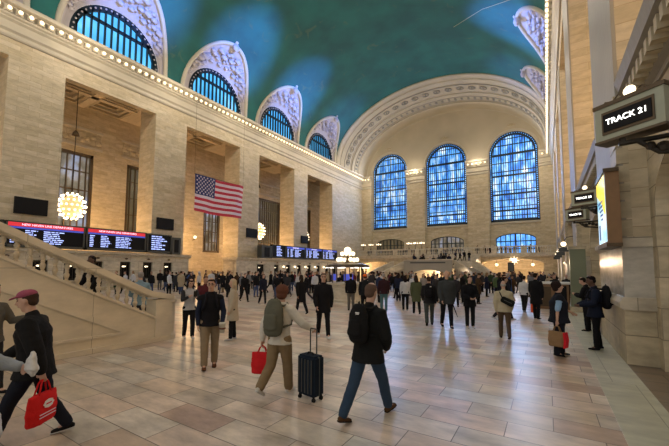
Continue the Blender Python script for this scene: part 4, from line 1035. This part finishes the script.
# the man in the cream hoodie with case
pB=dict(legL=(-14,36),legR=(13,5),footL=-34,footR=2,armL=(-12,24,10,-6),armR=(24,34,36,-20),lean=5,head=(4,10))
B=person((-3.72,4.32),-10,pB,1.71,'jacket',(.64,.61,.53),(.25,.18,.10),(.60,.57,.50),(.12,.05,.03),'bushy','skin light',HV,
  'young man in cream hoodie and khaki trousers walking with a suitcase',topopt={'hood':1,'wide':1.3},legopt={'loose':.03},sole=(.6,.6,.58))
backpack(B,pB,(.115,.115,.085),'large olive grey backpack worn over a cream hoodie',1.12,False,.015)
hB=at(B,pB,'handL'); tote(hB,.36,.38,.16,-25,(.62,.02,.025),'red shopping bag in the left hand of the man in cream hoodie','bag',.10)
def suitcase():
    t=empty('suitcase',(-3.17,4.42,0),-math.radians(10)); bm=bmesh.new()
    r=bmesh.ops.create_cube(bm,size=1)['verts']
    for v in r: v.co=Vector((v.co.x*.38,v.co.y*.24,v.co.z*.60+.37))
    bmesh.ops.bevel(bm,geom=bm.edges[:],offset=.03,segments=3,affect='EDGES')
    me=bpy.data.meshes.new('shell'); bm.to_mesh(me); bm.free(); me.materials.append(cloth((.014,.022,.035))); o=bpy.data.objects.new('shell',me); C.objects.link(o); o.parent=t
    m=MB(); 
    for i in range(5): m.box(-.15+.07*i,-.13+.07*i,-.127,-.118,.12,.62,'charcoal metal')
    m.box(-.195,.195,-.008,.008,.08,.66,'charcoal metal'); m.build('ribs',t)
    m=MB(); m.tube([(-.07,.06,.67),(-.07,.06,1.03),(-.06,.06,1.06),(.06,.06,1.06),(.07,.06,1.03),(.07,.06,.67)],.011,'charcoal metal',6); m.build('telescopic_handle',t)
    m=MB(); m.tube([(-.06,-.0,.67),(-.05,0,.70),(.05,0,.70),(.06,0,.67)],.012,'black',6); m.build('top_handle',t)
    for x in (-.15,.15):
        for y in (-.08,.08): m=MB(); m.prism([(y+.03*math.cos(a),.03+.03*math.sin(a)) for a in [2*PI*i/12 for i in range(12)]],'x',x-.018,x+.018,'black'); m.box(x-.012,x+.012,y-.015,y+.015,.03,.08,'black'); m.build('wheel',t)
    tag(t,'dark navy hard-shell suitcase with raised handle beside the man in cream hoodie','suitcase')
suitcase()
# man in maroon cap, left edge
pC=dict(legL=(26,8),legR=(-14,18),footR=-10,armL=(-24,14,10,2),armR=(14,20,46,26),lean=6,head=(8,0))
Cc=person((-5.16,1.62),-146,pC,1.76,'jacket',(.012,.012,.012),(.012,.014,.022),(.012,.012,.012),(.05,.03,.02),'short','skin light',HV,
  'man in dusty pink cap and black jacket walking left at the left edge',hat='cap',hatc=(.30,.075,.12),topopt={'longer':.05,'wide':1.9,'bulk':1.08},legopt={'loose':.02},sole=(.5,.5,.48),face=True)
tote(at(Cc,pC,'handL',(0,0,.02)),.40,.36,.14,-125,(.62,.02,.02),'red tote bag with white printed mark carried by the man in pink cap','bag',.17,True)
# blurred passer-by cut by the left frame edge
pD=dict(legL=(16,6),legR=(-14,16),armL=(42,12,40,10),armR=(34,8,34,6),lean=4)
D=person((-4.40,.77),54,pD,1.70,'jacket',(.30,.33,.35),(.05,.05,.06),(.3,.1,.12),(.05,.03,.02),'short','skin light',HV,'person in pale grey top at the bottom left corner, mostly outside the frame',grip=.7)
def plastic(p,w,h,label,seed,col=(.55,.56,.57)):
    t=empty('plastic_bag',(p[0],p[1],p[2]-h)); o=rloft('bag',[(([V(0,0,.05),V(.01,0,h*.35),V(0,0,h*.8),V(0,0,h)],[(w*.42,w*.22),(w*.5,w*.28),(w*.3,w*.16),(.02,.02)]),dict(n=16))],.014,cloth(col),t,.02); tag(t,label,'bag')
plastic(at(D,pD,'handR',(0,0,-.02)),.34,.40,'crumpled white plastic bag hanging from a hand at the bottom left',1)
plastic(at(D,pD,'handL',(0.02,.06,.16)),.17,.22,'white paper parcel held up in a hand at the left edge',2,(.6,.59,.56))
pE0=dict(legL=(10,4),legR=(-8,8),armL=(30,12,75,10),armR=(8,8,20,5))
person((-7.5,1.75),60,pE0,1.72,'jacket',(.10,.09,.07),(.02,.02,.02),BLK,(.03,.02,.01),'long','skin light',.018,'person in dull olive jacket half hidden behind the man in pink cap')
# man in glasses and black vest
pG=dict(legL=(-6,6),legR=(14,6),armL=(4,14,24,6),armR=(-4,12,18,2),head=(4,-6))
G=person((-5.86,4.65),128,pG,1.76,'jacket',BLK,(.25,.19,.12),(.12,.045,.02),(.025,.015,.01),'short','skin light',HV,
  'man in glasses, black vest over navy sleeves and khaki trousers facing the camera',topopt={'sleeve':-1,'wide':1.2},extra=(('sleeves','sleeves',(.015,.02,.042),{}),),face='glasses',legopt={'loose':.022},sole=(.05,.03,.02))
t=empty('paper_cup',at(G,pG,'handL',(-.03,.0,-.10))); m=MB(); m.lathe([(.03,0),(.042,.16),(.046,.165),(.046,.18),(.03,.19)],(0,0,0),cloth((.62,.58,.48)),14); m.build('cup',t,True); m=MB(); m.ball((0,0,.08),.048,cloth((.16,.07,.05)),10,(1,1,.6)); m.build('round_logo',t,True); t.scale=(1.5,1.5,1.1); tag(t,'cream paper cup held low by the man in black vest','cup')
backpack(G,pG,(.015,.015,.02),'dark shoulder bag carried behind the man in the black vest',.95,False,.02,'bag')
# woman with phone
pF=dict(legL=(4,2),legR=(-6,6),armL=(30,10,88,30),armR=(34,12,84,26),head=(22,0))
Fw=person((-8.75,6.2),110,pF,1.68,'shirt',(.36,.36,.36),BLK,(.5,.5,.5),(.02,.012,.01),'long','skin light',.015,'woman in light grey top and black trousers looking at a phone by the stair end',topopt={'sleeve':-1},extra=(('cardigan','sleeves',(.03,.03,.035),{}),),face=True)
t=empty('phone',at(Fw,pF,'handR',(-.1,.03,.05)),-math.radians(110)); m=MB(); m.box(-.04,.04,-.006,.006,-.08,.08,'black'); m.build('body',t); m=MB(); m.box(-.036,.036,-.008,-.006,-.074,.074,'led white'); m.build('screen',t); tag(t,'mobile phone held up by the woman in light grey top','phone')
person((-9.5,7.3),120,'hold',1.74,'jacket',(.09,.02,.025),BLK,BLK,(.02,.01,.01),'short','skin tan',.018,'person in maroon jacket standing just behind the woman with the phone')
person((-7.55,6.75),-150+10,'stand_b',1.68,'coat',(.42,.36,.27),BLK,(.4,.4,.4),(.45,.36,.24),'long','skin light',.018,'person with pale hair and beige coat behind the man in glasses')
# man with black coat and glasses
pI=dict(legL=(16,4),legR=(-12,10),armL=(-6,10,16,4),armR=(10,12,20,4),head=(2,-6))
I=person((-5.6,8.42),134,pI,1.86,'jacket',BLK,BLK,(.65,.65,.62),(.05,.04,.03),'short','skin light',.014,'man in glasses and open black coat walking toward the camera in white shoes',topopt={'longer':.14,'wide':1.3},face='glasses',sole=(.6,.6,.6))
# middle distance people: (x,y,az,pose,h,top,topc,legc,shoec,hairc,hair,label,extra)
TE=(.08,.17,.19)
mid=[
 (-9.36,12.3,-60,'walk',1.78,'coat',BLK,BLK,BLK,(.03,.02,.015),'long','person in black coat walking behind the man in cream hoodie',{}),
 (-6.55,15.0,-35,'stand_b',1.78,'jacket',(.035,.015,.02),TE,(.3,.3,.3),(.30,.28,.26),'short','grey-haired man in dark maroon jacket and teal jeans seen from behind',{}),
 (-5.87,16.0,-30,'stand',1.70,'shirt',(.55,.56,.58),BLK,(.4,.4,.4),(.015,.01,.01),'long','woman in white top and black trousers seen from behind',{}),
 (-5.05,15.2,-30,'stroll',1.72,'coat',(.075,.09,.05),BLK,BLK,(.03,.02,.015),'long','woman in long olive green coat seen from behind beside a white bag',{}),
 (-7.3,23.5,150,'walk',1.74,'jacket',(.30,.28,.27),BLK,BLK,(.03,.02,.01),'long','woman in pale patterned top walking toward the camera from the far arch',{}),
 (-3.62,12.3,-18,'walk_b',1.78,'jacket',(.02,.02,.022),(.06,.07,.065),(.012,.012,.012),(.05,.03,.02),'short','person in dark jacket and grey-green trousers walking away with black backpack',{}),
 (-2.98,12.2,150,'stroll',1.92,'jacket',(.045,.05,.052),BLK,BLK,(.28,.2,.15),'bald','tall balding man in dark grey zipped jacket walking toward the camera',{'longer':.08,'wide':1.8,'bulk':1.05}),
 (-2.3,12.6,150,'hold',1.76,'jacket',BLK,BLK,(.62,.62,.6),(.04,.02,.015),'short','man in black jacket and black trousers with bright white shoes',{'longer':.1,'wide':1.5}),
 (-1.1,11.2,-12,'stroll',1.64,'jacket',(.46,.40,.27),(.10,.065,.04),(.03,.02,.015),(.35,.33,.30),'bald','man in beige jacket and brown trousers walking away with a shoulder bag',{'wide':1.8}),
 (-8.1,14.6,-40,'stand_b',1.76,'jacket',BLK,(.13,.12,.10),BLK,(.02,.015,.01),'short','person in black jacket and taupe trousers beside the orange beanie wearer',{}),
 (-.42,16.4,30,'stand_b',1.84,'coat',BLK,BLK,BLK,(.02,.015,.01),'short','tall figure all in black beside the orange shopping bag',{'wide':1.5}),
 (-.95,18.6,20,'stroll',1.70,'shirt',(.55,.55,.55),BLK,(.2,.2,.2),(.02,.015,.01),'short','person in white top behind the figure with orange bag',{}),
 (1.07,14.1,-70,'phone',1.74,'jacket',BLK,BLK,BLK,(.02,.015,.01),'short','person in black standing at the right wall holding a phone, farther one',{}),
 (-2.82,25.2,-20,'stand',1.74,'jacket',(.08,.12,.05),BLK,BLK,(.05,.03,.02),'short','person in leaf green jacket in the crowd left of the right wall',{}),
 (-16.9,23.6,110,'stand_b',1.74,'coat',(.45,.02,.03),BLK,BLK,(.02,.01,.01),'short','person in bright red coat in the middle of the left crowd',{}),
 (-15.7,14.9,110,'walk',1.76,'jacket',BLK,BLK,BLK,(.03,.02,.01),'short','person in black striding across open floor left of the crowd',{}),
 (-17.6,17.8,90,'stand_b',1.74,'jacket',BLK,(.06,.09,.2),BLK,(.03,.02,.01),'short','person in black jacket and blue jeans at front of the left crowd',{}),
 (-19.2,16.6,40,'hold',1.74,'coat',BLK,BLK,BLK,(.03,.02,.01),'long','person in long black coat at front left of the crowd',{}),
 (-13.6,14.3,100,'stroll',1.7,'jacket',(.012,.015,.03),BLK,(.3,.3,.3),(.03,.02,.01),'short','person in navy jacket and pale shoes ahead of the left crowd',{}),
 (-24.6,15.6,60,'stand_b',1.76,'shirt',(.6,.62,.66),BLK,BLK,(.02,.01,.01),'short','person in white shirt near the right end of the near ticket office',{}),
 (-26.2,17.8,60,'stand',1.74,'shirt',(.55,.57,.60),BLK,BLK,(.02,.01,.01),'short','second white-shirted person, closer to the ticket windows',{}),
 (-23.3,16.6,150,'hold',1.7,'coat',(.03,.02,.02),BLK,BLK,(.02,.01,.01),'long','person in dark coat beside the white-shirted person at the near ticket office',{}),
 (-12.9,17.5,-110,'walk_b',1.75,'jacket',BLK,(.03,.03,.04),(.3,.3,.3),(.02,.01,.01),'short','person in black walking left of the information booth',{}),
 (-8.6,19.0,20,'stand_b',1.76,'jacket',(.02,.03,.07),BLK,BLK,(.03,.02,.01),'short','person in dark blue jacket just right of the information booth',{}),
 (-6.9,20.2,10,'stroll',1.72,'jacket',(.45,.45,.47),BLK,BLK,(.4,.38,.36),'short','person with pale hair and light jacket right of the information booth',{}),
 (-4.3,19.5,160,'walk',1.75,'coat',(.03,.03,.035),BLK,BLK,(.02,.01,.01),'short','person in charcoal coat behind the olive green coat woman',{}),
 (-1.9,19.8,-30,'walk_b',1.78,'jacket',(.02,.02,.03),(.10,.10,.11),BLK,(.02,.01,.01),'short','person in dark jacket and grey trousers behind the beige jacket man',{}),
 (-1.5,15.3,70,'walk',1.76,'jacket',(.012,.012,.014),(.02,.02,.03),(.5,.5,.5),(.02,.01,.01),'short','person in black leaning forward between the white-shoed and beige-jacket men',{}),
 (.35,23.4,170,'stand',1.72,'jacket',(.02,.02,.02),BLK,BLK,(.02,.01,.01),'short','attendant in black behind the left side of the service desk',{}),
 (.95,24.3,-170,'stand_b',1.72,'jacket',(.03,.03,.03),BLK,BLK,(.3,.3,.3),'short','attendant with grey hair behind the right side of the service desk',{}),
]
mids={}
for r in mid:
    x,y,az,po,h,top,tc,lc,sc_,hc,hr,lb,to=r
    mids[lb]=person((x,y),az,po,h*1.0,top,tc,lc,sc_,hc,hr,'skin light',.018,lb,topopt=to)
backpack(mids[mid[5][11]],'walk_b',BLK,'black backpack on the person in grey-green trousers',1.0,True,.02)
t=mids[mid[6][11]]; o=empty('umbrella',at(t,'stroll','handL',(.0,0,-.05))); m=MB(); m.tube([(.0,0,.05),(.06,.1,-.2),(.12,.18,-.42)],[.018,.02,.006],cloth((.01,.01,.03)),6); m.build('canopy',o); tag(o,'short folded dark umbrella in the hand of the tall man in grey jacket','umbrella')
t=mids[mid[8][11]]
def shoulder_bag(t,pose,col,label):
    j=skel(POSES[pose]); dz=V(0,0,j['dz']); b=empty('shoulder_bag',t.location,t.rotation_euler.z); b.scale=t.scale; c=j['waist']+dz+V(.08,-.19,.08)
    rloft('bag',[(([c+V(-.14,0,.07),c+V(.14,0,-.07)],[(.10,.05),(.11,.06)]),dict(side=V(0,0,1),n=14))],.018,cloth(col),b)
    m=MB(); m.tube([c+V(-.14,0,.1),j['sh']+dz+V(-.12,-.09,.04),j['sh']+dz+V(-.13,.03,.085)],.014,cloth(col),6); m.build('strap',b,True)
    m=MB(); m.obox(c+V(0,-.06,.0),(1,0,-.5),(0,1,0),(.5,0,1),.12,.008,.012,'charcoal metal'); m.build('buckle_strip',b); tag(b,label,'bag')
shoulder_bag(t,'stroll',(.012,.013,.012),'black shoulder bag slung across the back of the beige jacket man')
tote(at(mids[mid[2][11]],'stand','handR',(.02,0,0)),.30,.34,.12,-20,(.5,.45,.45),'small white carrier bag with red print beside the woman in olive coat','bag',.1,None)
tote(at(mids[mid[10][11]],'stand_b','handL'),.34,.50,.16,60,(.75,.10,.02),'bright orange shopping bag held by the tall figure in black','bag',.12)
bn=person((-6.95,13.8),-35,'stand_b',1.74,'jacket',(.012,.014,.018),BLK,BLK,(.05,.03,.02),'short','skin light',.018,'person in orange beanie and dark jacket seen from behind, centre',hat='beanie',hatc=(.75,.13,.02))
backpack(bn,'stand_b',(.014,.016,.018),'black backpack worn by the person in orange beanie',1.05,False,.02)
# security woman, right
pS=dict(legL=(4,2),legR=(-4,4),armR=(-14,16,10,0),armL=(22,18,40,-12),head=(-8,-6))
Sw=person((.2,9.72),82,pS,1.68,'jacket',(.012,.014,.02),(.010,.012,.018),BLK,(.02,.012,.01),'bushy','skin light',.014,'woman in black vest over light blue shirt carrying a brown paper bag',topopt={'sleeve':-1,'wide':2.2,'bulk':1.2,'longer':.03},legopt={'wide':1.18,'loose':.03},extra=(('sleeves','sleeves',(.24,.38,.55),{'slen':0}),),face=True)
tote(at(Sw,pS,'handR'),.36,.38,.2,20,(.26,.16,.08),'brown paper shopping bag with red side, held by woman in vest','bag',.14,None,side=(.6,.02,.03))
# man in navy jacket with backpack
pR=dict(legL=(3,2),legR=(-4,4),armL=(16,10,62,20),armR=(18,8,58,24),head=(12,0))
Rr=person((1.0,10.95),-98,pR,1.82,'jacket',(.012,.016,.032),BLK,BLK,(.01,.008,.008),'short','skin dark',.014,'man in dark navy jacket with backpack facing left by the right pier',topopt={'longer':.05,'wide':1.4},face=True)
backpack(Rr,pR,(.012,.012,.014),'black backpack on the man in navy jacket at the right pier',1.05,False,.018)
# blue jacket man beyond the stair, climber on the stair
person((-10.6,5.78,0),-60,'hold',1.88,'jacket',(.20,.30,.36),(.05,.05,.06),BLK,(.28,.26,.24),'short','skin light',.02,'older man in light blue jacket beyond the lower end of the stair',topopt={'bulk':1.1})
person((-11.0,4.66,.42),170,dict(legL=(34,40),legR=(-4,6),armL=(10,10,30,6),armR=(14,10,30,6),lean=5),1.90,'jacket',BLK,BLK,BLK,(.012,.01,.01),'short','skin dark',.02,'person in black climbing the stair behind the stone balustrade')

# the crowd
random.seed(11)
cols=[('black',(.010,.010,.012),14),('charcoal',(.035,.035,.04),5),('navy',(.014,.018,.04),5),('brown',(.06,.035,.02),2),('grey',(.16,.16,.17),2),('white',(.5,.5,.52),1.6),('dark green',(.03,.05,.03),1),('beige',(.36,.29,.2),1.3),('maroon',(.12,.02,.03),.8),('blue',(.04,.09,.25),.8)]
legs=[('black',(.010,.010,.012),9),('blue',(.05,.07,.14),3),('grey',(.09,.09,.10),2),('tan',(.22,.17,.11),1)]
poses=[('stand','standing'),('stand_b','standing'),('hold','standing'),('phone','looking down'),('walk','walking'),('walk_b','walking'),('stroll','strolling')]
def pick(l): return random.choices(l,[x[-1] if isinstance(x[-1],(int,float)) else 1 for x in l])[0]
placed=[(o.location.x,o.location.y) for o in C.objects if o.name.startswith('person')]
blocks=[(-10.9,19.2,2.0),(.25,21.2,1.5),(1.2,20.3,.9),(-13.1,44,5.5),(-13.1,49,5.5),(-13.1,54,4),(-17.5,42,3.4),(-8.7,42,3.4),(-20.5,41.3,3),(-5.7,41.3,3)]
def ok(x,y,d=.75): return all((x-a)**2+(y-b)**2>d*d for a,b in placed) and all((x-a)**2+(y-b)**2>(r+.3)**2 for a,b,r in blocks)
crowd=[]
def fill(n,xr,yr,z,where,zone,cond=lambda x,y:True,wk=1):
    k=0;tries=0
    while k<n and tries<4000:
        tries+=1; x=random.uniform(*xr); y=random.uniform(*yr)
        if not cond(x,y) or (z==0 and not ok(x,y)) or (z>0 and not all((x-a)**2+(y-b)**2>.45 for a,b in placed)): continue
        placed.append((x,y)); c=pick(cols); l=pick(legs); p=random.choice(poses); top=random.choice(['jacket','jacket','coat','shirt' if c[0] in('white','grey','blue') else 'coat']); hr=random.choice(['short','short','long'])
        hc=random.choice([(.02,.012,.01),(.02,.012,.01),(.06,.035,.02),(.25,.17,.09),(.3,.29,.28)])
        hh=random.uniform(1.62,1.86)
        t=person((x,y,z),random.uniform(0,360),p[0],hh,top,c[1],l[1],random.choice([BLK,BLK,(.4,.4,.4)]),hc,hr,random.choice(['skin light','skin light','skin tan','skin dark']),.03,hat='beanie' if random.random()<.1 else None,hatc=c[1])
        base='person in %s %s, %s %s'%(c[0],top,p[1],where)
        px=(x*.85+y*.53)/(-x*.53+y*.84); crowd.append((base,px,t,zone)); k+=1
vd=lambda x,y:-.53*x+.84*y
fill(70,(-32,-11),(15,46),0,'before the far ticket office','crowd before the far ticket office',lambda x,y:vd(x,y)>22.5 and y<58+x and x<-.45*y+1)
fill(14,(-33,-23),(13,22),0,'by the near ticket office','people by the near ticket office',lambda x,y:vd(x,y)>24)
fill(64,(-22,-3.5),(19,46),0,'in the middle of the hall','crowd in the middle of the hall',lambda x,y:vd(x,y)>19.5)
fill(48,(-8,.9),(21,52),0,'toward the right lower arch','crowd toward the right lower arch',lambda x,y:vd(x,y)>18.5)
ordn=lambda k:{1:'1st',2:'2nd',3:'3rd'}.get(k,'%dth'%k)
fill(16,(-15.8,-10.4),(45,52),2.34,'on the stair landing','people on the stair landing')
fill(6,(-15.8,-10.4),(60.65,61.05),3.455,'on the steps above the stair landing','people on the upper steps')
fill(34,(-35,0),(66.4,68.5),ZB,'on the far balcony','people on the far balcony',lambda x,y:not(-6<x<0) or random.random()<.2)
by={}
for base,px,t,zone in crowd: by.setdefault(base,[]).append((px,t,zone))
for base,l in by.items():
    l.sort(key=lambda q:q[0])
    for i,(px,t,zone) in enumerate(l):
        t['label']=base if len(l)==1 else base+', %s from left'%ordn(i+1); t['category']='person'; t['group']=zone
for o in list(C.objects):
    if '_h' in o: del o['_h']
CORN=800; AISLE=1150; BELOW=3500; DAY=1600; BLUE=24000; WORLD=1.1; EXPO=-.18

# ------------------------------------------------------------------ camera, lamps, sky
cam=bpy.data.cameras.new('camera'); co=bpy.data.objects.new('camera',cam); C.objects.link(co); S.camera=co
f,cx,cy,pit,yaw,rol=340.5532,332.2441,244.7679,.0716,.5615,.0036
cam.sensor_width=36; cam.lens=f/669*36; cam.shift_x=(334.5-cx)/669; cam.shift_y=(cy-223)/669; cam.clip_end=400; cam.clip_start=.05
Fv=Vector((-math.sin(yaw)*math.cos(pit),math.cos(yaw)*math.cos(pit),math.sin(pit))); Rv=Vector((math.cos(yaw),math.sin(yaw),0)); Uv=Rv.cross(Fv)
R2=Rv*math.cos(rol)+Uv*math.sin(rol); U2=-Rv*math.sin(rol)+Uv*math.cos(rol)
mw=Matrix((R2,U2,-Fv)).transposed().to_4x4(); mw.translation=Vector((0,0,2.0)); co.matrix_world=mw

def lamp(kind,loc,power,col,size=.3,rot=None,**k):
    l=bpy.data.lights.new('lamp_light',kind); l.energy=power; l.color=col
    if kind in('POINT','SPOT'): l.shadow_soft_size=size
    for a,b in k.items(): setattr(l,a,b)
    o=bpy.data.objects.new('lamp_light',l); C.objects.link(o); o.location=loc
    if rot is not None: o.rotation_euler=rot
    return o
def aim(o,d): o.rotation_euler=Vector(d).to_track_quat('-Z','Y').to_euler()
WARM=(1,.85,.66)
# the bulb rows along both cornices
for k in range(8):
    for X in (XL+4.5,XR-4.5):
        o=lamp('POINT',(X,4.5+8.8*k,22.0),CORN,WARM,.35)
for x in (-23.3,-10.9): lamp('POINT',(x,YF-2.4,23.2),CORN*.35,WARM,.3)
# chandeliers in the side aisle and behind the right wall
for k in range(5):
    lamp('POINT',(-40.2,4.1+12.22*k,6.0),AISLE,(1,.62,.30),.9)
    lamp('POINT',(XR+4.4,5.4+12.22*k,11),AISLE*.8,(1,.66,.36),.6)
# lamps under the balcony
lamp('POINT',(-13.1,46.2,1.7),BELOW*.12,(1,.72,.45),.15)
for x in (-5.2,-30.7,-17): lamp('POINT',(x,71,3.4),BELOW,(1,.72,.45),.4)
# daylight through the three big windows
for x in WX:
    o=lamp('AREA',(x,YF-.05,17.5),DAY,(.35,.55,1),shape='RECTANGLE',size=7.5); o.data.size_y=13; aim(o,(0,-1,-.15))
for X,s,cs in ((XL,1,LCL),(XR,-1,LCR)):
    for c in cs:
        q=.25 if c==cs[-1] else 1
        # blue spots added above the opposite cornice, casting the glow by each lunette
        o=lamp('SPOT',(2*XC-X-s*1.6,c,24.4),BLUE*8*q,(.13,.29,1),.2,spot_size=.36,spot_blend=1.0); T=Vector((X+s*3.3,c+1.3,30.4)); aim(o,T-o.location)
# daylight from the east end behind the camera
W=bpy.data.worlds.new('world'); S.world=W; W.use_nodes=True; bg=W.node_tree.nodes['Background']; bg.inputs[0].default_value=(1,.95,.90,1); bg.inputs[1].default_value=WORLD
S.view_settings.view_transform='Standard'; S.view_settings.look='None'; S.view_settings.gamma=1; S.view_settings.exposure=EXPO
S.view_settings.use_curve_mapping=False
